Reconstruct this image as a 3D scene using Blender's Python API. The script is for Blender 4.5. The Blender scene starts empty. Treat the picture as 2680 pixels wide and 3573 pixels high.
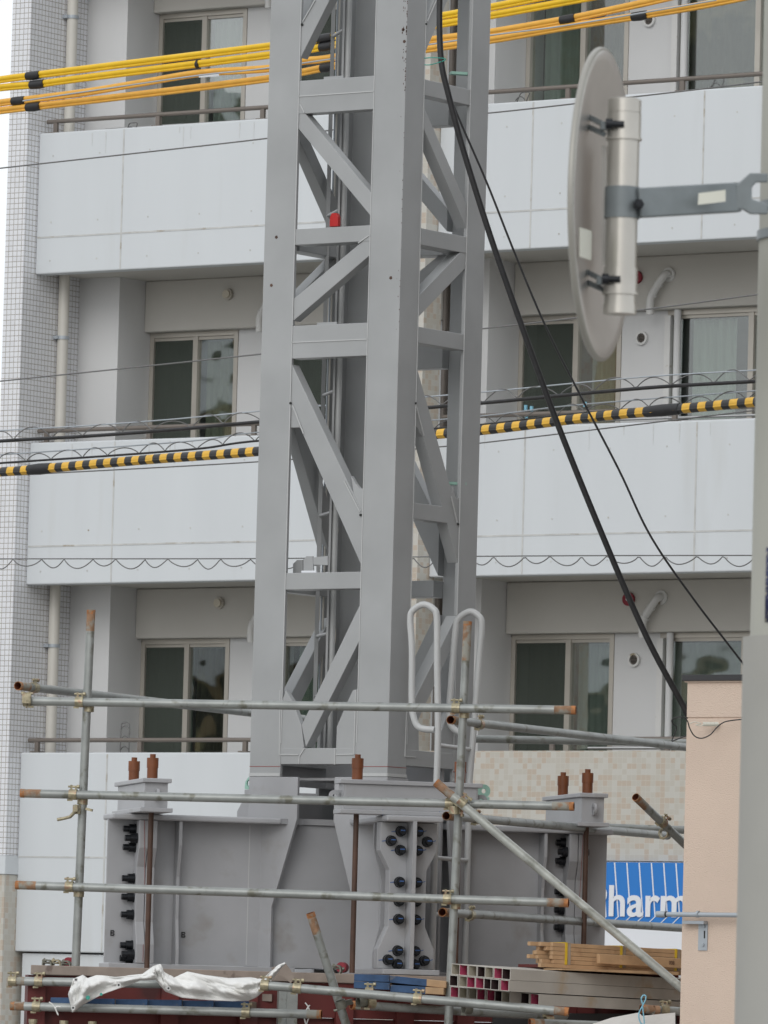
import bpy, bmesh, math, random
from mathutils import Vector, Matrix, noise
random.seed(7)
PI=math.pi
SC=bpy.context.scene
COL=SC.collection
# ------------------------------------------------------------------ camera
# world axes: X runs along the apartment facade, Y goes into it, Z is up (metres)
F=23672.;PT=.07469;RO=.02647;TH=.96207;H=1.6
FW=Vector((-math.cos(TH)*math.cos(PT),math.sin(TH)*math.cos(PT),math.sin(PT)))
RT=Vector((math.sin(TH),math.cos(TH),0.))
UP=Vector((math.cos(TH)*math.sin(PT),-math.sin(TH)*math.sin(PT),math.cos(PT)))
cd=bpy.data.cameras.new('camera');cam=bpy.data.objects.new('camera',cd);COL.objects.link(cam)
xa=RT*math.cos(RO)+UP*math.sin(RO);ya=-RT*math.sin(RO)+UP*math.cos(RO);za=-FW
cam.matrix_world=Matrix(((xa.x,ya.x,za.x,0),(xa.y,ya.y,za.y,0),(xa.z,ya.z,za.z,H),(0,0,0,1)))
cd.sensor_fit='HORIZONTAL';cd.sensor_width=36;cd.lens=36*F/2680.
cd.clip_start=.5;cd.clip_end=2000
cd.dof.use_dof=True;cd.dof.focus_distance=41.;cd.dof.aperture_fstop=27
SC.camera=cam
# ------------------------------------------------------------------ light
SUNEL=math.radians(32);SUNAZ=math.atan2(.30,-1.)
w=bpy.data.worlds.new('World');SC.world=w;w.use_nodes=True
nt=w.node_tree;nt.nodes.clear()
o=nt.nodes.new('ShaderNodeOutputWorld');bg=nt.nodes.new('ShaderNodeBackground');sk=nt.nodes.new('ShaderNodeTexSky');hs=nt.nodes.new('ShaderNodeHueSaturation')
sk.sky_type='NISHITA';sk.sun_disc=False;sk.sun_elevation=SUNEL;sk.sun_rotation=SUNAZ%(2*PI)
sk.air_density=1.2;sk.dust_density=4.;sk.ozone_density=1.
hs.inputs['Saturation'].default_value=.32
bg.inputs['Strength'].default_value=.125
nt.links.new(sk.outputs[0],hs.inputs['Color']);cl=nt.nodes.new('ShaderNodeMix');cl.data_type='RGBA';cl.inputs[0].default_value=.8   # even cloud cover over the sky
cl.inputs[7].default_value=(9.0,9.3,9.6,1);nt.links.new(hs.outputs[0],cl.inputs[6]);nt.links.new(cl.outputs[2],bg.inputs[0]);nt.links.new(bg.outputs[0],o.inputs[0])
sd=bpy.data.lights.new('sun','SUN');sd.energy=.5;sd.angle=math.radians(30);sd.color=(1,.985,.96)
sun=bpy.data.objects.new('sun',sd);COL.objects.link(sun);sun.location=(0,0,30)
sv=Vector((math.sin(SUNAZ)*math.cos(SUNEL),math.cos(SUNAZ)*math.cos(SUNEL),math.sin(SUNEL)))
sun.rotation_euler=sv.to_track_quat('Z','Y').to_euler()
SC.view_settings.view_transform='Standard';SC.view_settings.look='None'
SC.view_settings.exposure=0.0;SC.view_settings.gamma=1
SC.render.engine='CYCLES'
# ------------------------------------------------------------------ measuring helpers (rays of the photograph cut with real planes)
def ray(px,py):
    dx=px-1340;dy=1786.5-py
    X=(dx*math.cos(RO)-dy*math.sin(RO))/F;Y=(dx*math.sin(RO)+dy*math.cos(RO))/F
    return FW+X*RT+Y*UP
def P(px,py,x=None,y=None,z=None,d=None):
    r=ray(px,py)
    t=x/r.x if x is not None else y/r.y if y is not None else (z-H)/r.z if z is not None else d
    return Vector((t*r.x,t*r.y,H+t*r.z))
TT={1:(0,0),2:(860,0),3:(1720,0),4:(0,900),5:(860,900),6:(1720,900),7:(0,1800),8:(860,1800),9:(1720,1800),10:(0,2613),11:(860,2613),12:(1720,2613)}
S=960/1659.
def T(t,a,b): return (TT[t][0]+a*S,TT[t][1]+b*S)
def K(cx,cy,w_,W,a,b): return (cx+a*w_/W,cy+b*w_/W)
def hdir(az):
    a=math.radians(az);f2=Vector((-math.cos(TH),math.sin(TH),0))
    return f2*math.cos(a)+RT*math.sin(a)
def PV(px,py,p0,az):
    n=Vector((-hdir(az).y,hdir(az).x,0));r=ray(px,py);t=(n.x*p0.x+n.y*p0.y)/(n.x*r.x+n.y*r.y)
    return Vector((t*r.x,t*r.y,H+t*r.z))
# base frame of the tower foot: a to the right, b away from the street
CX,CY=-22.892,32.675
AA=hdir(77.7);BB=Vector((-AA.y,AA.x,0))
def W3(a,b,z): return Vector((CX,CY,0))+AA*a+BB*b+Vector((0,0,z))
def PB(px,py,b=None,a=None):
    n,c=(BB,b) if b is not None else (AA,a)
    r=ray(px,py);t=(c+CX*n.x+CY*n.y)/(r.x*n.x+r.y*n.y);return Vector((t*r.x,t*r.y,H+t*r.z))
def prj(p):
    v=p-Vector((0,0,H));f=v.dot(FW);X=F*v.dot(RT)/f;Y=F*v.dot(UP)/f
    return (1340+X*math.cos(RO)+Y*math.sin(RO),1786.5+X*math.sin(RO)-Y*math.cos(RO))
# ------------------------------------------------------------------ materials
def mat(name,col,rough=.6,metal=0.,ns=3.,na=.06,bump=0.,bs=60.,col2=None,c2s=2.,c2t=.55,c2w=.12,spec=.5,streak=False):
    m=bpy.data.materials.new(name);m.use_nodes=True;n=m.node_tree;b=n.nodes['Principled BSDF'];L=n.links.new
    b.inputs['Roughness'].default_value=rough;b.inputs['Metallic'].default_value=metal
    b.inputs['Specular IOR Level'].default_value=spec
    tc=n.nodes.new('ShaderNodeTexCoord')
    mp=n.nodes.new('ShaderNodeMapping');L(tc.outputs['Object'],mp.inputs[0])
    if streak: mp.inputs['Scale'].default_value=(1,1,.12)
    nz=n.nodes.new('ShaderNodeTexNoise');nz.inputs['Scale'].default_value=ns;nz.inputs['Detail'].default_value=6;L(mp.outputs[0],nz.inputs[0])
    mr=n.nodes.new('ShaderNodeMapRange');mr.inputs[1].default_value=.3;mr.inputs[2].default_value=.7;mr.inputs[3].default_value=1-na;mr.inputs[4].default_value=1+na;L(nz.outputs[0],mr.inputs[0])
    mx=n.nodes.new('ShaderNodeMix');mx.data_type='RGBA';mx.blend_type='MULTIPLY';mx.inputs[0].default_value=1
    mx.inputs[6].default_value=(*col,1);L(mr.outputs[0],mx.inputs[7]);out=mx.outputs[2]
    if col2:
        n2=n.nodes.new('ShaderNodeTexNoise');n2.inputs['Scale'].default_value=c2s;n2.inputs['Detail'].default_value=8;L(mp.outputs[0],n2.inputs[0])
        r2=n.nodes.new('ShaderNodeMapRange');r2.inputs[1].default_value=c2t;r2.inputs[2].default_value=c2t+c2w;L(n2.outputs[0],r2.inputs[0])
        m2=n.nodes.new('ShaderNodeMix');m2.data_type='RGBA';L(r2.outputs[0],m2.inputs[0]);L(out,m2.inputs[6]);m2.inputs[7].default_value=(*col2,1);out=m2.outputs[2]
    L(out,b.inputs['Base Color'])
    if bump:
        n3=n.nodes.new('ShaderNodeTexNoise');n3.inputs['Scale'].default_value=bs;n3.inputs['Detail'].default_value=3;L(tc.outputs['Object'],n3.inputs[0])
        bp=n.nodes.new('ShaderNodeBump');bp.inputs['Strength'].default_value=bump;bp.inputs['Distance'].default_value=.01;L(n3.outputs[0],bp.inputs['Height']);L(bp.outputs[0],b.inputs['Normal'])
    return m
def tile_mat(name,base,alt,grout,size=.05,gw=.07,prob=.0,mid=None):
    m=bpy.data.materials.new(name);m.use_nodes=True;n=m.node_tree;b=n.nodes['Principled BSDF'];L=n.links.new
    b.inputs['Roughness'].default_value=.35
    tc=n.nodes.new('ShaderNodeTexCoord');sp=n.nodes.new('ShaderNodeSeparateXYZ');L(tc.outputs['Object'],sp.inputs[0])
    ad=n.nodes.new('ShaderNodeMath');ad.operation='ADD';L(sp.outputs[0],ad.inputs[0]);L(sp.outputs[1],ad.inputs[1])
    def mth(op,a,v=None):
        q=n.nodes.new('ShaderNodeMath');q.operation=op
        if hasattr(a,'links') : L(a,q.inputs[0])
        else: q.inputs[0].default_value=a
        if v is not None:
            if hasattr(v,'links'): L(v,q.inputs[1])
            else: q.inputs[1].default_value=v
        return q.outputs[0]
    u=mth('DIVIDE',ad.outputs[0],size);v=mth('DIVIDE',sp.outputs[2],size)
    fu=mth('FRACT',u);fv=mth('FRACT',v);iu=mth('FLOOR',u);iv=mth('FLOOR',v)
    g=mth('MAXIMUM',mth('MULTIPLY',mth('ABSOLUTE',mth('SUBTRACT',fu,.5)),1.),mth('ABSOLUTE',mth('SUBTRACT',fv,.5)))
    gm=mth('GREATER_THAN',g,.5-gw)
    cb=n.nodes.new('ShaderNodeCombineXYZ');L(iu,cb.inputs[0]);L(iv,cb.inputs[1])
    wn=n.nodes.new('ShaderNodeTexWhiteNoise');wn.noise_dimensions='2D';L(cb.outputs[0],wn.inputs[0])
    cr=n.nodes.new('ShaderNodeValToRGB');cr.color_ramp.interpolation='CONSTANT';L(wn.outputs[0],cr.inputs[0])
    e=cr.color_ramp.elements;e[0].color=(*alt,1);e[0].position=0;e[1].position=prob;e[1].color=(*base,1)
    k=e.new(min(1,prob+.45));k.color=(*(mid or base),1)
    mx=n.nodes.new('ShaderNodeMix');mx.data_type='RGBA';L(gm,mx.inputs[0]);L(cr.outputs[0],mx.inputs[6]);mx.inputs[7].default_value=(*grout,1)
    L(mx.outputs[2],b.inputs['Base Color'])
    return m
def glass_mat(name,fac=.25,tint=(.8,.85,.82)):
    m=bpy.data.materials.new(name);m.use_nodes=True;n=m.node_tree;n.nodes.clear();L=n.links.new
    o=n.nodes.new('ShaderNodeOutputMaterial');t=n.nodes.new('ShaderNodeBsdfTransparent');g=n.nodes.new('ShaderNodeBsdfGlossy');x=n.nodes.new('ShaderNodeMixShader')
    t.inputs[0].default_value=(*tint,1);g.inputs['Roughness'].default_value=.02
    nz=n.nodes.new('ShaderNodeTexNoise');nz.inputs['Scale'].default_value=1.3
    tc=n.nodes.new('ShaderNodeTexCoord');L(tc.outputs['Object'],nz.inputs[0])
    bp=n.nodes.new('ShaderNodeBump');bp.inputs['Strength'].default_value=.12;bp.inputs['Distance'].default_value=.05;L(nz.outputs[0],bp.inputs['Height']);L(bp.outputs[0],g.inputs['Normal'])
    x.inputs[0].default_value=fac;L(t.outputs[0],x.inputs[1]);L(g.outputs[0],x.inputs[2]);L(x.outputs[0],o.inputs[0]);return m
M={}
M['paint']=mat('grey_tower_paint',(.362,.372,.377),.38,ns=2.6,na=.08,col2=(.20,.10,.06),c2s=9,c2t=.79,c2w=.02,streak=False)
M['paint2']=mat('grey_base_paint',(.37,.375,.39),.42,ns=3,na=.09,col2=(.31,.30,.29),c2s=5,c2t=.6,c2w=.15)
M['seam']=mat('paint_weld',(.50,.51,.51),.4,na=.05)
M['rustedge']=mat('chipped_edge',(.40,.41,.41),.5,ns=5,na=.05,col2=(.16,.10,.07),c2s=22,c2t=.55,c2w=.06)
M['concrete']=mat('white_coated_concrete',(.625,.655,.678),.75,ns=2.2,na=.025,col2=(.575,.595,.60),c2s=3.0,c2t=.60,c2w=.22,bump=.05,bs=25,streak=True)
M['wall']=mat('white_wall',(.66,.665,.67),.8,ns=1.0,na=.03)
M['beamw']=mat('warm_white_beam',(.55,.535,.50),.85,ns=.9,na=.04)
M['joint']=mat('joint_sealant',(.535,.54,.53),.8,ns=8,na=.12,col2=(.38,.34,.28),c2s=6,c2t=.6,c2w=.1)
M['wtile']=tile_mat('white_mosaic_tile',(.74,.75,.78),(.70,.71,.74),(.27,.24,.20),.05,.05,.2)
M['btile']=tile_mat('beige_mosaic_tile',(.50,.475,.42),(.49,.42,.345),(.55,.535,.49),.05,.03,.3,(.53,.515,.47))
M['rail']=mat('bronze_rail',(.19,.165,.145),.4,metal=.3)
M['alu']=mat('champagne_aluminium',(.50,.47,.42),.35,metal=.4)
M['steel']=mat('bright_pole',(.6,.6,.6),.3,metal=.8)
M['pvc']=mat('cream_plastic_pipe',(.62,.60,.55),.4,ns=2,na=.05)
M['pvc2']=mat('white_plastic_pipe',(.66,.66,.65),.4,ns=2,na=.06,col2=(.35,.30,.22),c2s=9,c2t=.64,c2w=.1)
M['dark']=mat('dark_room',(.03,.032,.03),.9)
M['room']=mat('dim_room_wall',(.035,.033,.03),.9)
M['glass']=glass_mat('window_glass',.16)
M['glassr']=glass_mat('window_glass_bright',.28)
M['screen']=mat('insect_screen',(.06,.068,.064),.9,ns=30,na=.1)
M['curtain']=mat('pale_curtain',(.50,.53,.50),.9,ns=6,na=.12,streak=True)
M['curtw']=mat('warm_curtain_with_reflections',(.46,.45,.36),.9,ns=6,na=.15,streak=True,col2=(.40,.27,.08),c2s=1.6,c2t=.58,c2w=.1)  # amber patches paint reflected scenery into the curtain colour
M['curtg']=mat('grey_green_curtain',(.30,.34,.31),.9,ns=6,na=.15,streak=True)
M['curtb']=mat('brown_curtain_with_reflections',(.06,.05,.035),.9,ns=4,na=.2,col2=(.26,.21,.13),c2s=1.7,c2t=.53,c2w=.1)  # beige patches are pane reflections painted over the brown
M['lamp']=mat('lamp_glass',(.6,.55,.45),.2,spec=.8)
M['black']=mat('black_plastic',(.02,.02,.022),.5,ns=20,na=.2)
M['rubber']=mat('black_cable_rubber',(.022,.022,.024),.42,ns=30,na=.25)
M['yel']=mat('yellow_cable_cover',(.80,.50,.015),.38,ns=12,na=.06)
M['yel2']=mat('amber_cable_cover',(.78,.41,.06),.4,ns=12,na=.07)
M['wire']=mat('thin_wire',(.17,.17,.17),.5,metal=.3)
M['wireg']=mat('galvanised_strand',(.42,.46,.50),.45,metal=.3)
M['red']=mat('red_cap',(.55,.02,.02),.5)
M['mag']=mat('magenta_red_disc',(.25,.015,.03),.5)
M['bolt']=mat('black_oxide_bolt',(.018,.02,.024),.35,metal=.5,ns=40,na=.3)
M['chalk']=mat('blue_marker_line',(.05,.12,.32),.7)
M['redline']=mat('red_marker_line',(.28,.06,.05),.8)
M['rodr']=mat('red_brown_rod',(.19,.06,.02),.55,ns=12,na=.2)
M['rod']=mat('rusty_steel_rod',(.085,.045,.03),.6,ns=10,na=.3)
M['mint']=mat('mint_primer',(.33,.55,.46),.6,ns=8,na=.08)
M['redox']=mat('red_oxide_steel',(.13,.022,.02),.6,ns=3,na=.15,col2=(.07,.018,.018),c2s=4,c2t=.55,c2w=.1)
M['bplate']=mat('dusty_base_plate',(.30,.25,.215),.8,ns=8,na=.15,col2=(.18,.14,.12),c2s=10,c2t=.6,c2w=.08)
M['galv']=mat('galvanised_pipe',(.30,.315,.305),.42,metal=.35,ns=9,na=.16,col2=(.17,.17,.14),c2s=14,c2t=.56,c2w=.12,bump=.1,bs=90)
M['galvb']=mat('bright_galvanised_pipe',(.46,.48,.45),.4,metal=.3,ns=9,na=.18,col2=(.30,.31,.28),c2s=14,c2t=.52,c2w=.14,bump=.1,bs=90)
M['rustp']=mat('rusty_pipe_end',(.27,.16,.095),.85,ns=25,na=.3,col2=(.29,.285,.25),c2s=16,c2t=.44,c2w=.14)
M['rusto']=mat('orange_rust_rim',(.38,.16,.06),.85,ns=40,na=.35,col2=(.26,.19,.13),c2s=30,c2t=.5,c2w=.1)
M['rusti']=mat('rust_inside',(.20,.045,.02),.9,ns=20,na=.3)
M['zinc']=mat('yellow_zinc_clamp',(.36,.32,.22),.4,metal=.6,ns=40,na=.35,col2=(.33,.20,.14),c2s=20,c2t=.55,c2w=.1)
M['zincd']=mat('dull_zinc_clamp',(.20,.20,.17),.45,metal=.6,ns=30,na=.25)
M['wood']=mat('pale_timber',(.46,.30,.17),.75,ns=14,na=.12,col2=(.36,.22,.12),c2s=10,c2t=.6,c2w=.1)
M['woodg']=mat('weathered_plank',(.30,.25,.20),.85,ns=14,na=.2)
M['blueend']=mat('blue_painted_end',(.04,.085,.175),.8,ns=14,na=.3,col2=(.15,.15,.16),c2s=16,c2t=.6,c2w=.1)
M['tube']=mat('dirty_white_tube',(.47,.45,.41),.6,ns=5,na=.12,col2=(.42,.31,.19),c2s=4,c2t=.58,c2w=.12)
M['pinkt']=mat('pink_paint',(.58,.10,.20),.7,ns=25,na=.3,col2=(.36,.22,.20),c2s=22,c2t=.46,c2w=.1)
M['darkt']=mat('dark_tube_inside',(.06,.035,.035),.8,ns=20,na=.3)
M['palet']=mat('pale_tube_inside',(.50,.46,.38),.8,ns=25,na=.2)
M['strap']=mat('yellow_strap',(.65,.45,.03),.4)
M['tarp']=mat('white_tarpaulin',(.78,.78,.765),.95,ns=3,na=.06,col2=(.55,.535,.49),c2s=6,c2t=.57,c2w=.25,bump=.35,bs=35,spec=.15)
M['teal']=mat('teal_print',(.05,.35,.28),.6)
M['stucco']=mat('peach_stucco',(.68,.545,.45),.9,ns=2,na=.03,bump=.55,bs=150)
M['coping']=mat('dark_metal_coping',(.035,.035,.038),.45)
M['mirrorb']=mat('mirror_back_grey',(.66,.645,.62),.32,metal=.5,ns=4,na=.1)
M['mirrorf']=mat('mirror_front',(.8,.8,.8),.03,metal=1.)
M['rimd']=mat('mirror_rim',(.34,.33,.30),.4,metal=.3)
M['mpole']=mat('dull_steel_pole',(.52,.50,.46),.3,metal=.7,ns=6,na=.1)
M['armg']=mat('grey_blue_steel_arm',(.20,.225,.235),.45,metal=.3,ns=10,na=.15)
M['cpole']=mat('concrete_utility_pole',(.42,.42,.375),.8,ns=3,na=.05)
M['cpole2']=mat('lower_pole_sleeve',(.36,.355,.33),.75,ns=3,na=.05)
M['blue']=mat('sign_blue',(.025,.20,.60),.35,ns=2,na=.02)
M['white']=mat('sign_white',(.78,.80,.84),.4,ns=2,na=.02)
M['navy']=mat('navy_plate',(.015,.02,.09),.5,ns=60,na=.4,col2=(.35,.33,.25),c2s=120,c2t=.56,c2w=.05)
M['label']=mat('pale_label',(.68,.68,.60),.6)
M['asph']=mat('pale_gravel_yard',(.30,.29,.27),.9,ns=5,na=.2,bump=.3)
M['rope']=mat('pale_rope',(.60,.57,.50),.9)
M['lblue']=mat('light_blue_cord',(.25,.55,.70),.7)
M['wtie']=mat('white_cord',(.75,.75,.73),.7)
# ------------------------------------------------------------------ mesh builder
ORG={}
class MB:
    def __init__(s): s.v=[];s.f=[];s.m=[];s.sm=[]
    def add(s,vs,fs,mi=0,sm=False):
        o=len(s.v);s.v+=[Vector(v) for v in vs]
        for f in fs: s.f.append([i+o for i in f]);s.m.append(mi);s.sm.append(sm)
    def box(s,x0,x1,y0,y1,z0,z1,mi=0,fr=None):
        c=[(x,y,z) for x in (x0,x1) for y in (y0,y1) for z in (z0,z1)]
        if fr: c=[fr(*q) for q in c]
        s.add(c,[(0,1,3,2),(4,6,7,5),(0,4,5,1),(2,3,7,6),(0,2,6,4),(1,5,7,3)],mi);return s
    def prism(s,pts,ext,mi=0):
        n=len(pts);e=Vector(ext);a=[Vector(p) for p in pts];s.add(a+[p+e for p in a],[list(range(n))[::-1],list(range(n,2*n))]+[(i,(i+1)%n,n+(i+1)%n,n+i) for i in range(n)],mi);return s
    def beam(s,p0,p1,w,h,up=(0,0,1),mi=0):
        p0=Vector(p0);p1=Vector(p1);d=(p1-p0).normalized();x=d.cross(Vector(up)).normalized();y=x.cross(d)
        c=[p+x*a*w/2+y*b*h/2 for p in (p0,p1) for a,b in ((-1,-1),(1,-1),(1,1),(-1,1))]
        s.add(c,[(3,2,1,0),(4,5,6,7),(0,1,5,4),(1,2,6,5),(2,3,7,6),(3,0,4,7)],mi);return s
    def path(s,pts,r,n=8,mi=0,cap=True,closed=False):
        pts=[Vector(p) for p in pts];k=len(pts);base=len(s.v);ref=None;vs=[];fs=[]
        for i,p in enumerate(pts):
            a=pts[(i-1)%k] if closed else pts[max(i-1,0)];b=pts[(i+1)%k] if closed else pts[min(i+1,k-1)]
            d=(b-a).normalized()
            if ref is None: ref=Vector((0,0,1)) if abs(d.z)<.9 else Vector((1,0,0))
            x=d.cross(ref).normalized();y=x.cross(d);ref=y
            rr=r[i] if isinstance(r,(list,tuple)) else r
            for j in range(n):
                t=2*PI*j/n;vs.append(p+x*math.cos(t)*rr+y*math.sin(t)*rr)
        for i in range(k if closed else k-1):
            for j in range(n):
                a=i*n+j;b=i*n+(j+1)%n;c=((i+1)%k)*n+(j+1)%n;d=((i+1)%k)*n+j;fs.append((a,b,c,d))
        s.add(vs,fs,mi,True)
        if cap and not closed: s.add(vs[:n]+vs[-n:],[tuple(range(n))[::-1],tuple(range(n,2*n))],mi)
        return s
    def cyl(s,p0,p1,r,n=16,mi=0,r2=None): return s.path([p0,p1],[r,r2 if r2 is not None else r],n,mi)
    def disc(s,c,nrm,r,th,n=24,mi=0):
        nrm=Vector(nrm).normalized();return s.cyl(Vector(c)-nrm*th/2,Vector(c)+nrm*th/2,r,n,mi)
    def ring(s,c,nrm,r0,r1,th,n=24,mi=0):
        c=Vector(c);nrm=Vector(nrm).normalized();ref=Vector((0,0,1)) if abs(nrm.z)<.9 else Vector((1,0,0));x=nrm.cross(ref).normalized();y=x.cross(nrm);vs=[]
        for h in (-th/2,th/2):
            for r in (r0,r1):
                for j in range(n):
                    t=2*PI*j/n;vs.append(c+nrm*h+x*math.cos(t)*r+y*math.sin(t)*r)
        fs=[]
        for j in range(n):
            k=(j+1)%n;fs+=[(j,k,n+k,n+j),(2*n+j,3*n+j,3*n+k,2*n+k),(n+j,n+k,3*n+k,3*n+j),(j,2*n+j,2*n+k,k)]
        s.add(vs,fs,mi);return s
    def build(s,name,mats,parent=None,bev=0,**kw):
        if not isinstance(mats,(list,tuple)): mats=[mats]
        if parent is not None: org=ORG[parent.name]
        else:
            lo=Vector([min(v[i] for v in s.v) for i in range(3)]);hi=Vector([max(v[i] for v in s.v) for i in range(3)]);org=Vector(((lo.x+hi.x)/2,(lo.y+hi.y)/2,lo.z))
        me=bpy.data.meshes.new(name);me.from_pydata([v-org for v in s.v],[],s.f)
        for m in mats: me.materials.append(m)
        for p,mi,sm in zip(me.polygons,s.m,s.sm): p.material_index=mi;p.use_smooth=sm
        bm=bmesh.new();bm.from_mesh(me);bmesh.ops.recalc_face_normals(bm,faces=bm.faces);bm.to_mesh(me);bm.free()
        o=bpy.data.objects.new(name,me);COL.objects.link(o)
        if parent is not None: o.parent=parent
        else: o.location=org
        ORG[o.name]=org
        if bev: md=o.modifiers.new('bevel','BEVEL');md.width=bev;md.segments=2;md.limit_method='ANGLE'
        for k,v in kw.items(): o[k]=v
        return o
def thing(name,loc,label,cat,group=None):
    o=bpy.data.objects.new(name,None);o.empty_display_size=.2;COL.objects.link(o);o.location=loc;ORG[o.name]=Vector(loc)
    o['label']=label;o['category']=cat
    if group: o['group']=group
    return o
def bx(name,m,parent,*a,fr=None,bev=0,**kw): return MB().box(*a,fr=fr).build(name,m,parent,bev,**kw)
def smooth(pts,n=8):
    pts=[Vector(p) for p in pts];out=[]
    for i in range(len(pts)-1):
        p0=pts[max(i-1,0)];p1=pts[i];p2=pts[i+1];p3=pts[min(i+2,len(pts)-1)]
        for k in range(n):
            t=k/n;out.append(.5*((2*p1)+(p2-p0)*t+(2*p0-5*p1+4*p2-p3)*t*t+(3*p1-p0-3*p2+p3)*t**3))
    out.append(pts[-1]);return out
def structure(o): o['kind']='structure';return o
# ------------------------------------------------------------------ ground
g=MB();g.box(-700,400,-400,900,-.3,0);structure(g.build('ground',M['asph']))
# ================================================================== APARTMENT BUILDING
YF=50.1;YB=51.2;YW=51.33;ZT=[5.125,8.035,11.09];FLO=[2.95,5.86,8.77]
bl=thing('apartment_building',(-34,52,0),'white apartment block with long concrete balconies and mosaic tile fins behind the steel tower','building')
XR=-29.6
# fins and pillars
bx('tiled_fin',M['wtile'],bl,-39.21,-38.99,49.92,50.80,3.035,16,label='white gridded tile fin at the left end of the block')
bx('fin_band',M['concrete'],bl,-39.24,-38.972,49.90,50.80,2.86,3.032)
bx('tiled_fin',M['btile'],bl,-39.225,-38.985,49.915,50.79,0,2.857,label='beige tiled foot of the left fin')
bx('pillar',M['wall'],bl,-38.988,-38.52,50.803,51.6,0,16)
bx('tiled_fin',M['btile'],bl,-34.85,-34.416,49.92,50.19,0,16,label='beige tiled fin between the two balcony bays')
bx('pillar',M['wall'],bl,-34.72,-34.31,50.80,51.6,0,16)
# side return of left fin: white wall between tile and pillar
# core body behind
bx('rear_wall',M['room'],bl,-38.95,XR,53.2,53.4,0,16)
bx('end_wall',M['wall'],bl,-39.205,-38.955,50.802,53.4,0,16)
# slabs, parapets
def grooves(mb,xs,zs,x0,x1,z0,z1):
    for x in xs: mb.box(x-.008,x+.008,YF-.003,YF+.01,z0,z1)
    for z in zs: mb.box(x0,x1,YF-.0035,YF+.01,z-.008,z+.008)
LV=[(5.573,6.905,5.93),(8.495,9.828,8.84)]
for bot,top,jz in LV:
    for (x0,x1,xs) in ((-38.986,-34.853,[-37.988,-36.19,-35.5]),(-34.413,XR,[-33.41,-31.605])):
        p=MB();p.box(x0,x1,YF,YF+.15,bot,top)
        o_=p.build('parapet',M['concrete'],bl,bev=.012)
        q=MB();grooves(q,xs,[jz],x0+.012,x1,bot+.012,top-.012);q.build('joint',M['joint'],o_)
        q=MB();xx=x0+.12
        edges=[x0]+xs+[x1]
        for e0,e1 in zip(edges[:-1],edges[1:]):
            for fx in (.17,.72) if e1-e0<1.2 else (.17,.5,.83):
                for zz in (top-.22,jz+.14,bot+.12): q.disc((e0+(e1-e0)*fx,YF-.001,zz),(0,1,0),.009,.004,8)
        q.build('tie_hole',M['joint'],o_)
    bx('balcony_slab',M['beamw'],bl,-38.986,XR,YF+.152,53.2,bot+.03,bot+.28)
bx('balcony_slab',M['beamw'],bl,-38.986,XR,YF+.1,53.2,11.55,11.8)
bx('balcony_slab',M['beamw'],bl,-38.986,XR,YF+.16,53.2,2.68,2.94)
# lowest left parapet
o_=bx('parapet',M['concrete'],bl,-38.986,-34.853,YF,YF+.15,2.147,4.0,bev=.012)
q=MB()
for x in (-37.97,-36.19): q.box(x-.008,x+.008,YF-.003,YF+.01,2.16,3.985)
q.box(-38.97,-34.86,YF-.0035,YF+.01,3.02,3.036)
q.build('joint',M['joint'],o_)
bx('lower_wall',M['concrete'],bl,-38.93,-34.853,YF+.05,YF+.2,0,2.13)
# right lower: mosaic parapet and white band
bx('mosaic_parapet',M['btile'],bl,-34.413,XR,YF,YF+.15,3.045,4.012)
bx('shop_front',M['white'],bl,-34.413,XR,YF+.02,YF+.15,0,3.04)
# walls / beams / windows
def window(x0,x1,zt,zb,xm,kinds,nm='window'):
    y=YW
    f=MB();fw=.045
    f.box(x0,x0+fw,y-.03,y+.05,zb,zt);f.box(x1-fw,x1,y-.03,y+.05,zb,zt);f.box(x0+fw,x1-fw,y-.031,y+.05,zt-fw,zt);f.box(x0+fw,x1-fw,y-.031,y+.05,zb,zb+fw)
    f.box(x0+fw,x1-fw,y-.008,y+.02,zt-fw-.03,zt-fw-.001);
    f.box(xm-.03,xm+.025,y-.02,y+.04,zb+fw,zt-fw)
    wd=f.build(nm,M['alu'],bl)
    for i,(a,b) in enumerate(((x0+fw,xm-.03),(xm+.025,x1-fw))):
        k=kinds[i]
        if k[0]=='s':
            MB().box(a,b,y-.004,y,zb+fw,zt-fw).build('insect_screen',M['screenx'],wd)
        MB().box(a,b,y+.012,y+.018,zb+fw,zt-fw).build('pane',M['glassr' if 'r' in k else 'glass'],wd)
        c=k[-1]
        if c in 'gpbwa':
            n_=40;vs=[];fs=[];aa=a if c!='w' else a+.15*(b-a);bb=b if c not in 'w' else b-.25*(b-a)
            aa=a+.12*(b-a) if c=='g' else aa
            for j in range(n_+1):
                t=j/n_;xx=aa+(bb-aa)*t;yy=y+.13+.022*math.sin(t*34+zt)+.012*math.sin(t*71+1.3)
                vs+=[(xx,yy,zb),(xx,yy,zt-.08)]
            for j in range(n_): fs.append((2*j,2*j+2,2*j+3,2*j+1))
            cm=MB();cm.add(vs,fs,0,True);cm.build('curtain',M[{'g':'curtg','p':'curtain','b':'curtb','w':'curtain','a':'curtw'}[c]],wd)
    return wd
m=bpy.data.materials.new('fly_screen');m.use_nodes=True;n_=m.node_tree;n_.nodes.clear()
a_=n_.nodes.new('ShaderNodeBsdfTransparent');b_=n_.nodes.new('ShaderNodeBsdfDiffuse');c_=n_.nodes.new('ShaderNodeMixShader');d_=n_.nodes.new('ShaderNodeOutputMaterial')
b_.inputs[0].default_value=(.10,.115,.10,1);c_.inputs[0].default_value=.55;n_.links.new(a_.outputs[0],c_.inputs[1]);n_.links.new(b_.outputs[0],c_.inputs[2]);n_.links.new(c_.outputs[0],d_.inputs[0]);M['screenx']=m
wk={0:[(('sg','gw'),('sb','r'),), ],}
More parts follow.
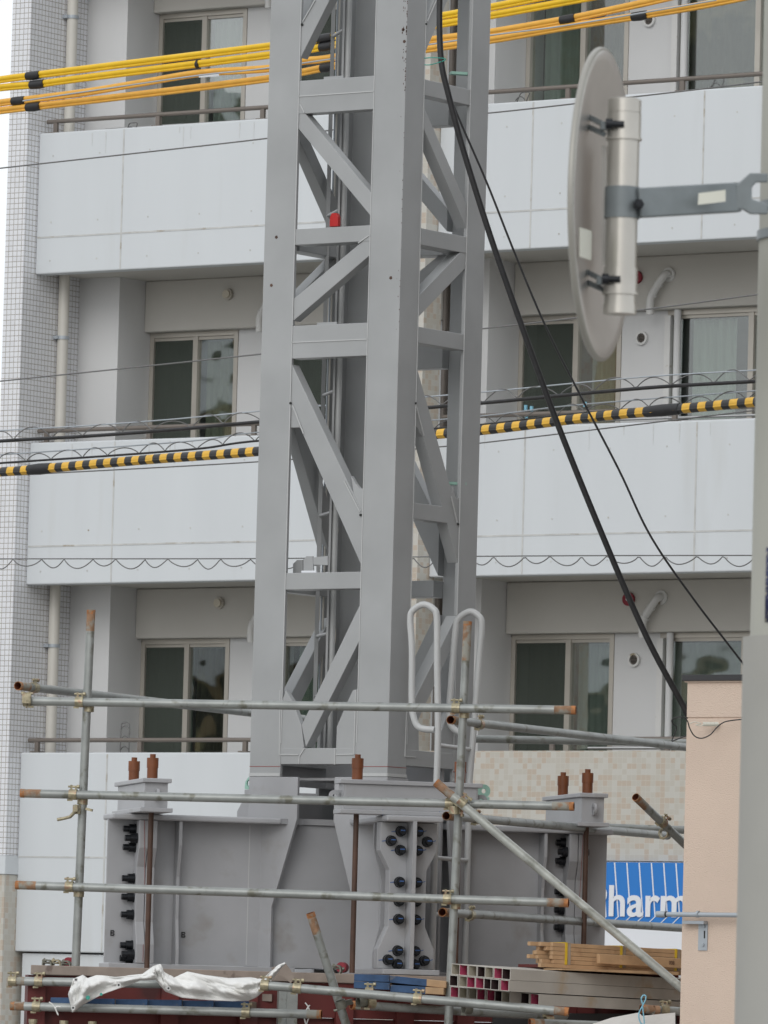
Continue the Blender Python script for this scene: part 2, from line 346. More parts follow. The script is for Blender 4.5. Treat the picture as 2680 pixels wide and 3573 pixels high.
LX=(-38.52,-37.49,-38.0);
cfg=[ # per storey: left A, left B, right A, right B
 (('sg','b'),('g','p'),('sg','rp'),('rp','rp')),
 (('sg','ra'),('sg','g'),('sx','rw'),('w','b')),
 (('sg','rp'),('sg','g'),('g','b'),('b','x')),
]
for s_,(zt,fl) in enumerate(zip(ZT,FLO)):
    zb=fl+.08
    for x0,x1,xm,kk in ((-38.515,-37.485,-37.985,cfg[s_][0]),(-36.90,-35.45,-36.2,cfg[s_][1]),(-34.305,-33.195,-33.69,cfg[s_][2]),(-32.70,-31.1,-31.82,cfg[s_][3])):
        window(x0,x1,zt,zb,xm,kk)
    for x0,x1 in ((-37.483,-36.902),(-35.448,-34.72),(-33.193,-32.702),(-31.098,XR)):
        bx('wall',M['wall'],bl,x0,x1,YW-.02,YW+.2,fl-.1,zt)
    bx('sill_wall',M['wall'],bl,-38.515,XR,YW-.01,YW+.18,fl-.1,fl+.078)
    topz=[5.60,8.525,11.55][s_]
    for x0,x1 in ((-38.518,-34.722),(-34.308,XR)):
        bx('beam',M['beamw'],bl,x0,x1,YB,YW+.25,zt+.002,topz,bev=.015)
    # brown downpipe beside inner pillar
    MB().cyl((-34.98,51.1,fl-.1),(-34.98,51.1,topz-.05),.035,12).build('brown_downpipe',M['rail'],bl)
    # vents, lamps, sleeves
    if s_<2:
        for lx in (-37.53,):
            c=Vector((lx,YB-.02,zt+.325));m_=MB();m_.disc(c,(0,1,0),.055,.03,24);l_=m_.build('wall_lamp',M['alu'],bl)
            m_=MB();m_.disc(c+Vector((0,-.02,0)),(0,1,0),.038,.03,24);m_.build('lamp_glass',M['lamp'],l_)
    vx=-32.97;vz=zt-.24 if s_<2 else 10.69
    m_=MB();m_.ring((vx,YW-.035,vz),(0,1,0),.043,.062,.03,28);v_=m_.build('air_vent',M['pvc2'],bl)
    m_=MB();m_.disc((vx,YW-.022,vz),(0,1,0),.043,.008,24,0)
    for k in range(6): m_.box(vx-.038,vx+.038,YW-.04,YW-.03,vz-.035+k*.013,vz-.03+k*.013,1)
    m_.build('vent_grille',[M['dark'],M['rail']],v_)
    for sx in (-32.72,-37.05):
        col='pvc2'
        m_=MB();m_.path(smooth([(sx+.09,YB+.0,zt+.31),(sx+.09,YB-.06,zt+.31),(sx+.05,YB-.085,zt+.25),(sx-.04,YB-.085,zt+.12),(sx-.055,YB-.085,zt+.04),(sx-.055,YB-.08,zt-.05)],6),.036,12)
        m_.disc((sx+.09,YB-.012,zt+.31),(0,1,0),.065,.02,20)
        for f in ((.03,.22),(-.03,.13)): m_.disc((sx+f[0],YB-.085,zt+f[1]),(.55,0,.8),.042,.02,14)
        sl=m_.build('pipe_sleeve',M[col],bl)
        MB().box(sx+.02,sx+.08,YW-.08,YW-.03,fl,zt-.05).build('duct_cover',M['pvc2'],bl)
        MB().cyl((sx+.145,YW-.06,fl),(sx+.145,YW-.06,zt),.033,12).build('drain_pipe',M['wall'],bl)
    if s_<2: MB().disc((-32.97,YB-.02,zt+.30),(0,1,0),.06,.03,24).disc((-32.97,YB-.04,zt+.30),(0,1,0),.016,.012,12,1).build('red_disc',[M['mag'],M['white']],bl)
# stuff behind glass of the ground storey window
# left downpipe
m_=MB();m_.cyl((-38.93,50.48,2.1),(-38.93,50.48,16),.052,20);dp=m_.build('downpipe',M['pvc'],bl)
for zz in (10.98,7.93,5.02):
    q=MB();q.ring((-38.93,50.48,zz),(0,0,1),.052,.062,.03,20);q.box(-38.985,-38.93,50.40,50.44,zz-.015,zz+.015);q.build('pipe_bracket',M['wireg'],dp)
# railings
for top,zb2 in ((9.828,0),(6.905,0),(4.003,0)):
    for (x0,x1,ps) in ((-38.95,-34.9,[-38.85,-37.65,-36.45,-35.25]),(-34.35,XR,[-34.27,-33.09,-31.885,-30.68])):
        r_=MB();r_.path([(x0,YF+.075,top+.115),(x1,YF+.075,top+.115)],.021,10);rl=r_.build('railing',M['rail'],bl)
        for px_ in ps:
            q=MB();q.box(px_-.022,px_+.022,YF+.06,YF+.09,top,top+.1);q.box(px_-.05,px_+.05,YF+.03,YF+.12,top,top+.012);q.build('rail_post',[M['rail']],rl)
q=MB()
for k in range(26):
    x=random.choice([random.uniform(-38.8,-36.3),random.uniform(-34.1,-30.8)]);top=random.choice([9.80,6.88]);l_=random.uniform(.04,.22);w_=random.uniform(.004,.010)
    q.prism([(x-w_,YF-.0022,top),(x+w_,YF-.0022,top),(x+w_*.3,YF-.0022,top-l_),(x-w_*.2,YF-.0022,top-l_*.9)],(0,.0018,0))
M['stain']=mat('rain_stain',(.58,.595,.60),.85,ns=30,na=.06)
o_=q.build('rain_stain',M['stain'],bl);o_['kind']='stuff'
# laundry poles
for (x0,x1,z_) in ((-38.6,-36.0,9.905),(-34.2,-30,6.99),(-34.2,-31.0,6.955),(-33,-30,4.06)):
    q=MB();q.cyl((x0,50.62,z_),(x1,50.62,z_-.0),.012,10);q.cyl((x0+.001,50.62,z_),(x0+.9,50.62,z_),.0145,10)
    q.build('laundry_pole',M['steel'],bl)
# ladder-like pole hook on lowest left balcony
def hook(p,h,n_,name='pole_hanger',r=.005,lean=0):
    q=MB();w_=.05;z0=p[2];pts=[]
    seg=h/n_
    q.path(smooth([(p[0]-w_,p[1],z0),(p[0]-w_+lean*.5,p[1],z0+h*.5),(p[0]-w_*.9+lean,p[1],z0+h*.93),(p[0]+lean,p[1],z0+h),(p[0]+w_*.9+lean,p[1],z0+h*.93),(p[0]+w_+lean*.5,p[1],z0+h*.5),(p[0]+w_,p[1],z0)],6),r,6)
    for k in range(1,n_+1):
        zz=z0+seg*(k-.35);q.path(smooth([(p[0]-w_,p[1],zz-.03),(p[0]-.02,p[1],zz),(p[0]+.02,p[1],zz),(p[0]+w_,p[1],zz-.03)],4),r,6)
    q.build(name,M['wire'],bl)
hook((-37.98+.02,50.35,4.0),.29,3)
hook((-33.72,50.35,9.83),.12,1,lean=.05)
hook((-31.65,50.35,9.83),.13,1,lean=.04)
hook((-38.15,50.4,9.80),.12,1,lean=.04)
# clothes pegs
for k,(px_,py_) in enumerate(((1835,1421),(1855,1425),(2042,1410),(1836,1450),(2043,1448))):
    c=P(px_,py_,y=50.6);MB().box(c.x-.012,c.x+.012,c.y-.01,c.y+.01,c.z-.025,c.z+.02).build('clothes_peg',M['lblue'],bl)
# ------------------------------------------------------------------ shop sign
sg=thing('shop_sign',(-32,50.04,2.4),'blue shop sign with large white lettering below the mosaic balcony','sign')
bx('sign_panel',M['blue'],sg,-34.30,-30.4,50.03,50.098,2.465,3.03)
bx('lower_band',M['white'],sg,-34.30,-30.4,50.03,50.098,2.10,2.463)
q=MB()
for k in range(-12,16):
    a=P(*T(12,735+74*k,687),y=50.03);b_=P(*T(12,757+74*k,1012),y=50.03);c_=P(*T(12,690+74*k,1125),y=50.03)
    if a.x<-34.25 or c_.x<-34.25 or a.x>-30.5: continue
    a.z=3.027;c_.z=2.468
    for u,v in ((a,b_),(b_,c_)): q.prism([u+Vector((-.006,0,0)),u+Vector((.006,0,0)),v+Vector((.006,0,0)),v+Vector((-.006,0,0))],(0,-.004,0))
q.build('stripe',M['white'],sg)
def text(body,size,off,ext,mtx,name,m_,parent,sx=1.):
    c=bpy.data.curves.new('t','FONT');c.body=body;c.size=size;c.offset=off;c.extrude=ext;c.space_character=1.0;c.resolution_u=16
    t=bpy.data.objects.new('t',c);COL.objects.link(t);dg=bpy.context.evaluated_depsgraph_get();me=bpy.data.meshes.new_from_object(t.evaluated_get(dg));bpy.data.objects.remove(t)
    me.transform(mtx@Matrix.Diagonal((sx,1,1,1)));me.transform(Matrix.Translation(-ORG[parent.name]));me.materials.clear();me.materials.append(m_)
    o=bpy.data.objects.new(name,me);COL.objects.link(o);o.parent=parent;ORG[o.name]=ORG[parent.name];return o
RX=Matrix.Rotation(PI/2,4,'X')
h0=P(*T(12,703,1005),y=50.02)
text('P',.375,.006,.003,Matrix.Translation((h0.x-.235,50.02,h0.z))@RX,'lettering',M['white'],sg,1.06)
text('harmacy',.38,.0065,.003,Matrix.Translation((h0.x-.026,50.02,h0.z))@RX,'lettering',M['white'],sg,1.07)
# ------------------------------------------------------------------ unseen house added at the right to shade and warm the tower's right side
M['nwall']=mat('brown_render_wall',(.23,.19,.165),.9,ns=1.5,na=.08,bump=.3,bs=20)
nb=thing('added_shade_house',(-11,38,0),'unseen brown rendered three storey house added to shade the right side of the tower','building')
bx('wall',M['nwall'],nb,-16.6,-6,28.5,46,0,9.6)
bx('roof',M['coping'],nb,-16.9,-5.7,28.2,46.3,9.603,9.85)
for z_ in (1.0,4.0,7.0):
    for y0_ in (30.,34.,38.,42.):
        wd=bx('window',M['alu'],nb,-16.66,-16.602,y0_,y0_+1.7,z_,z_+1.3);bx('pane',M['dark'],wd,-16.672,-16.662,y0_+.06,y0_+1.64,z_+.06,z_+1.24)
# ------------------------------------------------------------------ unseen houses across the street, added behind the camera for the panes to mirror
M['beigew']=mat('beige_render_wall',(.42,.36,.26),.9,ns=.6,na=.1);M['ochre']=mat('ochre_wall',(.33,.25,.15),.9,ns=.6,na=.1)
for nm_,x0_,x1_,hh,mw,lb in (('far',-90,-78.6,20,'ochre','unseen tall ochre block added across the street for the balcony windows to mirror'),('near',-77.4,-66,12.5,'beigew','unseen low beige block added across the street for the balcony windows to mirror')):
    ob_=thing('added_mirrored_building',((x0_+x1_)/2,-15,0),lb,'building')
    bx('wall',M[mw],ob_,x0_,x1_,-20,-10,0,hh);bx('roof',M['concrete'],ob_,x0_-.3,x1_+.3,-20.3,-9.6,hh+.003,hh+.4)
    for fz in range(1,int(hh/3)+1):
        bx('balcony',M['concrete'],ob_,x0_+.4,x1_-.4,-9.998,-9.0,fz*3-.6,fz*3+.35)
        for k in range(4):
            xx=x0_+1+k*2.6;bx('window',M['dark'],ob_,xx,xx+1.5,-9.998,-9.95,fz*3+.4,min(fz*3+2.2,hh-.1))
# ================================================================== STEEL TOWER
X0,X1,Y0,Y1=-23.385,-22.40,32.24,33.108
cw,cdp=.222,.192
tw=thing('lattice_tower',(CX,CY,1.855),'grey painted steel lattice tower on a cross-shaped girder foot','tower')
ZTOP=8.6
for i,(a,b,c,d) in enumerate(((X0,X0+cw,Y0,Y0+cdp),(X1-cw,X1,Y0,Y0+cdp),(X0,X0+cw,Y1-cdp,Y1),(X1-cw,X1,Y1-cdp,Y1))):
    t_=.024;lx=(i%2==0);ly=(i<2)      # each leg is a big angle section with its corner outward
    pf=[(a,c),(b,c),(b,d),(a,d)]
    xo,xn=(a,b) if lx else (b,a);yo,yn=(c,d) if ly else (d,c);sx_=1 if lx else -1;sy_=1 if ly else -1
    prof=[(xo,yo),(xn,yo),(xn,yo+sy_*t_),(xo+sx_*t_,yo+sy_*t_),(xo+sx_*t_,yn),(xo,yn)]
    o_=MB().prism([(x,y,2.77) for x,y in prof],(0,0,ZTOP-2.77)).build('column',M['paint'],tw,.003)
    # raised weld beads on inner edges
q=MB()
for k in range(70):
    z_=7.6-random.random()**1.3*.6 if k<50 else random.uniform(5.6,7.0);l_=random.uniform(.003,.012)*(1 if k<50 else .5);w_=random.uniform(.002,.007)*(1 if k<50 else .6)
    x_=X1-w_ if random.random()<.7 else X1-random.uniform(.01,.03)-w_
    zz=z_;q.prism([(x_,Y0-.0014,zz),(x_+w_*.6,Y0-.0014,zz-l_*.3),(x_+w_,Y0-.0014,zz+l_*.4),(x_+w_*.7,Y0-.0014,zz+l_),(x_+w_*.1,Y0-.0014,zz+l_*.8)],(0,.003,0))
for (t__,a__,b__) in ((2,180,1430),(2,945,178),(2,952,250),(5,870,120),(5,150,165)):
    v=P(*T(t__,a__,b__),y=Y0-.0014);q.prism([v+Vector((-.011,0,-.004)),v+Vector((.0,0,-.010)),v+Vector((.011,0,-.003)),v+Vector((.005,0,.010)),v+Vector((-.008,0,.008))],(0,.003,0))
o_=q.build('rust_chip',M['rod'],tw);o_['kind']='stuff'
th=.09
def FL(t,a,b): v=P(*T(t,a,b),y=Y0);return (v.x,v.z)
def FRt(t,a,b): v=P(*T(t,a,b),x=X1);return (v.y,v.z)
def plateL(name,pts,y=Y0+.001,t=th,m='paint',bev=.003): return MB().prism([(x,y,z) for x,z in pts],(0,t,0)).build(name,M[m],tw,bev)
def plateR(name,pts,x=X1-.001,t=th,m='paint',bev=.003): return MB().prism([(x,y,z) for y,z in pts],(-t,0,0)).build(name,M[m],tw,bev)
xi,xj=X0+cw,X1-cw;yi,yj=Y0+cdp,Y1-cdp
seams=MB()
def hb(z0,z1,mid=None,t=th,sides='FRBL'):
    e=.012
    if 'F' in sides: bx('cross_beam',M['paint'],tw,xi+.001,xj-.001,Y0+e*.1,Y0+t,z0,z1,bev=.003)
    if 'B' in sides: bx('cross_beam',M['paint'],tw,xi+.001,xj-.001,Y1-t,Y1-e*.1,z0,z1,bev=.003)
    if mid:
        zz=(z0+z1)/2 if mid is True else mid;seams.box(xi,xj,Y0-.003,Y0+.002,zz-.003,zz+.003)
def hbr(z0,z1,t=th,R=True,L=True):
    if R: bx('cross_beam',M['paint'],tw,X1-t,X1-.001,yi+.001,yj-.001,z0,z1,bev=.003)
    if L: bx('cross_beam',M['paint'],tw,X0+.001,X0+t,yi+.001,yj-.001,z0,z1,bev=.003)
hb(6.908,7.105,7.013);hbr(7.002,7.097)
hb(6.131,6.225,t=.12);hbr(6.122,6.220,t=.12)
hb(5.459,5.653,5.555);hbr(5.546,5.641)
hb(4.098,4.196,t=.12);hbr(4.10,4.195,R=False)
hb(3.075,3.169,t=.12);hbr(3.075,3.169)
hb(8.0,8.1);hbr(8.0,8.1)
bx('beam_stiffener',M['paint'],tw,-23.0,-22.86,Y0+.02,Y0+.03,7.103,7.122);bx('beam_stiffener',M['paint'],tw,-23.0,-22.86,Y0+.02,Y0+.03,5.651,5.668)
plateR('cross_beam',[(yi,4.608),(32.739,4.612),(32.80,4.515),(yi,4.517)])
# vertical seams by the columns
for x in (xi,xj): seams.box(x-.0025,x+.0025,Y0-.003,Y0+.002,3.2,ZTOP)
for y in (yi,yj): seams.box(X1-.002,X1+.003,y-.0025,y+.0025,3.2,ZTOP)
# diagonals: front face
def diagL(pts,back=True,t=.075):
    plateL('brace',pts,y=Y0+.004,t=t)
    if back:   # matching brace on the rear face, leaning the same way as seen from the side
        MB().prism([(x,Y1-.003,z) for x,z in pts],(0,-t,0)).build('brace',M['paint'],tw,.003)
def diagR(pts,back=True,t=.075):
    plateR('brace',pts,x=X1-.004,t=t)
    if back: MB().prism([(X0+.003,y,z) for y,z in pts],(t,0,0)).build('brace',M['paint'],tw,.003)
diagL([(xi,7.24),(xi,7.44),(xj,8.34),(xj,8.14)])
diagL([(xi,6.955),(xi,6.822),(xj,6.275),(xj,6.41)])
diagL([(xi,5.682),(xi,5.815),(xj,6.17),(xj,6.05)])
diagL([(xi,5.427),(xi,5.175),(xj,4.225),(xj,4.53)])
plateL('gusset',[(xi,5.20),(xi,5.052),(-23.10,5.052),(-23.07,5.035),(-23.05,5.0),(-23.02,4.98),(-23.06,5.12)],y=Y0+.008,t=.03)
plateL('gusset',[(xj,4.46),(xj,4.682),(-22.655,4.682),(-22.685,4.71),(-22.72,4.76),(-22.70,4.66)],y=Y0+.008,t=.03)
diagL([FL(8,330,1262),FL(8,355,1395),(xj,3.80),(xj,3.995),(xj-.012,3.995)])
diagR([(yi,6.946),(yi,6.82),(yj,6.27),(yj,6.405)])
diagR([(yi,5.69),(yi,5.818),(yj,6.165),(yj,6.035)])
diagR([(yi,5.415),(yi,5.17),(yj,4.29),(yj,4.56)])
diagR([(yi,7.24),(yi,7.44),(yj,8.2),(yj,8.0)])
plateR('gusset',[(yi,5.19),(yi,5.05),(32.475,5.05),(32.50,5.02),(32.53,5.0),(32.50,5.13)],x=X1-.008,t=.03)
plateR('gusset',[(yj,4.50),(yj,4.671),(32.885,4.675),(32.85,4.74),(32.845,4.67)],x=X1-.008,t=.03)
diagR([FRt(8,1010,1120),FRt(8,1040,1230),(yj,3.84),(yj,3.98)])
# gusset outlines (weld beads) on the big braces
def bead(pts,plane='F'):
    for (a,b) in zip(pts[:-1],pts[1:]):
        if plane=='F': seams.beam((a[0],Y0-.001,a[1]),(b[0],Y0-.001,b[1]),.006,.006,(0,1,0))
        else: seams.beam((X1+.001,a[0],a[1]),(X1+.001,b[0],b[1]),.006,.006,(1,0,0))
bead([FL(2,325,630),FL(2,350,680)]);bead([FL(2,740,1420),FL(2,675,1465)]);bead([FL(5,280,890),FL(5,345,1060)]);bead([FL(5,590,1345),FL(5,685,1530)])
bead([FL(2,340,130),FL(2,415,0)]);bead([FRt(2,1090,130),FRt(2,1145,0)],'R');bead([FRt(5,1025,900),FRt(5,1070,1070)],'R');bead([FRt(5,1235,1440),FRt(8,1270,40)],'R')
for f_ in ((2,335,148),(5,266,876),(5,688,1550)):
    v=P(*T(*f_),y=Y0-.001);MB().disc(v,(0,1,0),.008,.006,10).build('cope_hole',M['dark'],tw)
for f_ in ((2,1084,145),(5,1020,876),(5,1276,1605)):
    v=P(*T(*f_),x=X1+.001);MB().disc(v,(1,0,0),.007,.006,10).build('cope_hole',M['dark'],tw)
# bottom gussets
gl=[(xi-.005,3.44),FL(8,235,1050),FL(8,275,1115),FL(8,330,1265),FL(8,345,1395),FL(8,322,1440),(xi-.005,3.12)]
plateL('gusset',gl,y=Y0+.002,t=.04)
gr=[FL(8,660,1045),FL(8,640,1050),FL(8,612,1110),FL(8,543,1270),FL(8,537,1440),(xj+.005,3.12)];gr[0]=(xj+.005,gr[0][1])
plateL('gusset',gr,y=Y0+.002,t=.04)
def rel(l): return [(Y0+(x-X0)*(Y1-Y0)/(X1-X0),z) for x,z in l]
plateR('gusset',[(yi-.005,3.50),(yi+.02,3.48),(yi+.12,3.30),(yi+.13,3.17),(yi-.005,3.12)],x=X1-.002,t=.04)
plateR('gusset',[(yj+.005,3.50),(yj-.02,3.48),(yj-.14,3.28),(yj-.14,3.12),(yj+.005,3.12)],x=X1-.002,t=.04)
bead([FL(8,205,1050),FL(8,200,1440),FL(8,315,1440)]);bead([FL(8,660,1050),FL(8,650,1438),FL(8,540,1440)]);bead([FRt(8,965,1180),FRt(8,955,1450),FRt(8,1020,1455)],'R')
bead([FL(8,352,1400),FL(8,320,1450),FL(8,318,1495)]);bead([FL(8,535,1405),FL(8,533,1500)])
for (x0,x1) in ((X0,xi),(xj,X1)): seams.box(x0,x1,Y0-.005,Y0+.002,3.005,3.023)
for (y0,y1) in ((Y0,yi),(yj,Y1)): seams.box(X1-.002,X1+.005,y0,y1,3.005,3.023)
seams.build('weld_bead',M['seam'],tw)
q=MB()
q.box(X0,xi,Y0-.0015,Y0+.001,3.060,3.063);q.box(xj,X1,Y0-.0015,Y0+.001,3.060,3.063);q.box(X1-.001,X1+.0015,Y0,yi,3.060,3.063);q.box(X1-.001,X1+.0015,yj,Y1,3.060,3.063);q.build('marker_line',M['redline'],tw)
# leg plates below (front and right faces) flaring into the foot
def U(t,a,b): return FL(t,a,b)
e1,e2,e3=FL(11,305,425),FL(11,152,955),FL(11,142,1345);r1,r2,r3=FL(11,526,430),FL(11,650,955),FL(11,640,1350)
plateL('leg_plate',[(X0,3.0),(xi,3.0),(e1[0],3.0),e1,e2,(e3[0],1.875),(X0,1.875)],y=Y0-.003,t=.022,m='paint2')
plateL('leg_plate',[(X1,3.0),(xj,3.0),(r1[0],3.0),r1,r2,(r3[0],1.875),(X1,1.875)],y=Y0-.003,t=.022,m='paint2')
plateR('leg_plate',[(Y0,3.0),(yi+.02,3.0),(yi+.02,2.76),(yi-.04,2.35),(yi-.05,1.875),(Y0,1.875)],x=X1+.003,t=.022,m='paint2')
k1,k2=FRt(11,1150,460),FRt(11,1215,960)
plateR('leg_plate',[(Y1,3.0),(yj-.03,3.0),(yj-.03,2.76),(yj+.02,2.35),(yj+.06,1.875),(Y1,1.875)],x=X1+.003,t=.022,m='paint2')
for yy in (Y1-.02,): bx('leg_plate',M['paint2'],tw,X0,xi,yy,yy+.022,1.875,3.0);bx('leg_plate',M['paint2'],tw,xj,X1,yy,yy+.022,1.875,3.0)
bx('diaphragm',M['paint2'],tw,xi,xj,Y0+.12,Y1-.12,2.985,3.0)
# ---- girders of the foot, in the (a,b) frame
for (ax,sgn,nm) in (('a',-1,'left'),('a',1,'right'),('b',-1,'near'),('b',1,'far')):
    def G(r,s,z,ax=ax,sgn=sgn): return W3(sgn*r,s,z) if ax=='a' else W3(s,sgn*r,z)
    gd=bx('girder',M['paint2'],tw,.0 if ax=='a' else .03,1.5,-.011,.011,1.89,2.725,fr=G)
    bx('flange',M['paint2'],gd,.50,1.5,-.165,.165,2.722,2.757,fr=G,bev=.01)
    bx('flange',M['paint2'],gd,.40,1.5,-.165,.165,1.857,1.888,fr=G,bev=.004)
    # tapered inner flange end
    MB().prism([G(.501,-.165,2.724),G(.50,.165,2.724),G(.36,.11,2.724),G(.36,-.11,2.724)],(0,0,.031)).build('flange',M['paint2'],gd)
    hgp=[(-.165,2.72),(.165,2.72),(.165,2.56),(.108,2.45),(.108,2.13),(.165,2.0),(.165,1.89),(-.165,1.89),(-.165,2.0),(-.108,2.13),(-.108,2.45),(-.165,2.56)]
    for r0 in (1.235,1.290):
        m_=MB();m_.prism([G(r0,s,z) for s,z in hgp],G(.052,0,0)-G(0,0,0) if True else None);m_.build('splice_plate',M['paint2'],gd,.004)
    st=[(-.15,2.72),(.15,2.72),(.15,2.58),(.10,2.40),(.10,2.15),(.14,1.98),(.14,1.89),(-.14,1.89),(-.14,1.98),(-.10,2.15),(-.10,2.40),(-.15,2.58)]
    m_=MB();m_.prism([G(1.085,s,z) for s,z in st],G(.018,0,0)-G(0,0,0));m_.build('stiffener',M['paint2'],gd)
    bx('web_seam',M['seam'],gd,.655,.66,-.0125,.0125,1.9,2.715,fr=G)
    # jack beam lying across the girder end
    jl=.47 if ax=='a' else .415
    jb=bx('jack_beam',M['paint2'],tw,1.232,1.368,-jl+.03,jl-.03,2.785,2.93,fr=G,bev=.003)
    bx('plate',M['paint2'],jb,1.215,1.385,-jl,jl,2.93,2.955,fr=G,bev=.004)
    bx('plate',M['paint2'],jb,1.205,1.395,-jl,jl,2.760,2.785,fr=G,bev=.004)
    for s_ in (-1,1):
        bx('plate',M['paint2'],jb,1.235,1.365,s_*(jl-.03)-.006,s_*(jl-.03)+.006,2.786,2.929,fr=G)
    # lifting eye on both ends
    for s_ in (-1,1):
        m_=MB();m_.ring(G(1.30,s_*(jl+.012),2.86),G(1,0,0)-G(0,0,0),.013,.035,.014,20);m_.box(1.293,1.307,min(s_*(jl-.03),s_*(jl-.005)),max(s_*(jl-.03),s_*(jl-.005)),2.83,2.895,fr=G);m_.build('lifting_eye',M['paint2'],jb)
    # anchor rods
    if nm=='far': continue
    for s_ in (-.30,.30):
        c=lambda z,s_=s_:G(1.30,s_,z)
        tl=0
        rd=MB().cyl(c(1.86),c(2.77),.0155,14).build('anchor_rod',M['rod'],jb)
        m_=MB();m_.cyl(c(2.955),c(3.02),.031,14);m_.cyl(c(3.02),c(3.078),.034,14);m_.cyl(c(3.078),c(3.10),.017,12);m_.build('rod_nut',M['rodr'],rd,.002)
    # bolts
    bs=[(.05,2.67),(.105,2.615),(.05,2.563),(.05,2.382),(.05,2.274),(.05,2.171),(.05,1.993),(.105,1.94),(.05,1.887+.03)]
    for s_ in ((-1,1) if nm=='near' else (-1,)):
        for o_s,z in bs:
            r0=1.342;
            if nm=='right': rr=(1.235,1.205,1.18)
            else: rr=(1.342,1.382,1.415)
            m_=MB();m_.cyl(G(rr[0],s_*o_s,z),G(rr[1],s_*o_s,z),.028,14);m_.cyl(G(rr[1],s_*o_s,z),G(rr[2],s_*o_s,z),.018,12);m_.disc(G((rr[0]+.004) if nm!='right' else rr[0]-.004,s_*o_s,z),G(1,0,0)-G(0,0,0),.031,.008,16)
            if nm=='right': MB().cyl(G(1.342,s_*o_s,z),G(1.365,s_*o_s,z),.022,12).build('bolt',M['bolt'],gd)
            bo=m_.build('bolt',M['bolt'],gd)
            if nm=='near':
                m_=MB();c0=G(1.3435,s_*(o_s+.028),z);c1=G(1.3435,s_*(o_s+.052),z-.004 if s_<0 else z+.008);m_.beam(c0,c1,.003,.004)
                c2=G(1.4165,s_*(o_s-.012),z+.004);c3=G(1.4165,s_*(o_s+.014),z+.004);m_.beam(c2,c3,.003,.006)
                m_.build('marker_line',M['chalk'],bo)
    if ax=='a':
        m_=MB();m_.beam(G(1.315,-.168,2.72),G(1.30,-.168,2.3),.002,.003,BB);m_.beam(G(1.30,-.168,2.0),G(1.30,-.168,1.9),.002,.003,BB);m_.build('marker_line',M['redline'],gd)
q=MB();q.beam(W3(-.165,-1.3865,2.772),W3(.165,-1.3865,2.772),.003,.004);q.beam(W3(-.165,-1.3865,2.757),W3(-.165,-1.3865,2.788),.003,.005,AA);q.beam(W3(.165,-1.3865,2.757),W3(.165,-1.3865,2.788),.003,.005,AA)
q.build('marker_line',M['chalk'],tw)
bx('core_plate',M['paint2'],tw,xi+.10,X1-.03,Y1-.26,Y1-.24,1.9,3.12)
bx('core_plate',M['paint2'],tw,xi+.04,xi+.099,Y1-.26,Y1-.24,1.9,2.86);bx('core_plate',M['paint2'],tw,xi-.1,xi+.099,Y1-.26,Y1-.24,2.96,3.12)
bx('core_plate',M['paint2'],tw,X0+.03,X0+.05,Y0+.19,Y1-.19,1.9,2.87);bx('core_plate',M['paint2'],tw,X0+.03,X0+.05,Y0+.03,Y1-.03,2.96,3.12)
# web inside the leg opening has a top strip
q=MB();q.box(-.62,.62,-.03,.03,2.727,2.762,fr=lambda a,b,z:W3(a,b,z));q.build('web_cap',M['paint2'],tw)
# letters B
rotm=Matrix((( AA.x,0,BB.x*-1,0),(AA.y,0,BB.y*-1,0),(0,1,0,0),(0,0,0,1)))
for (t_,a_,b_) in ((10,665,1127),(10,1093,1138)):
    v=PB(*T(t_,a_,b_),b=-.016)
    q=MB();w_,h_,k_=.024,.033,.0062
    for (x0_,x1_,z0_,z1_) in ((0,k_,0,h_),(k_,w_-.003,0,k_),(k_,w_-.003,h_-k_,h_),(k_,w_-.004,h_/2-k_/2,h_/2+k_/2),(w_-k_,w_,.004,h_/2-.0035),(w_-k_,w_-.001,h_/2+.0035,h_-.004)):
        q.box(x0_,x1_,-.0015,.0015,z0_,z1_,fr=lambda a,b,z,v=v:v+AA*a+BB*b+Vector((0,0,z)))
    q.build('lettering',M['black'],tw)
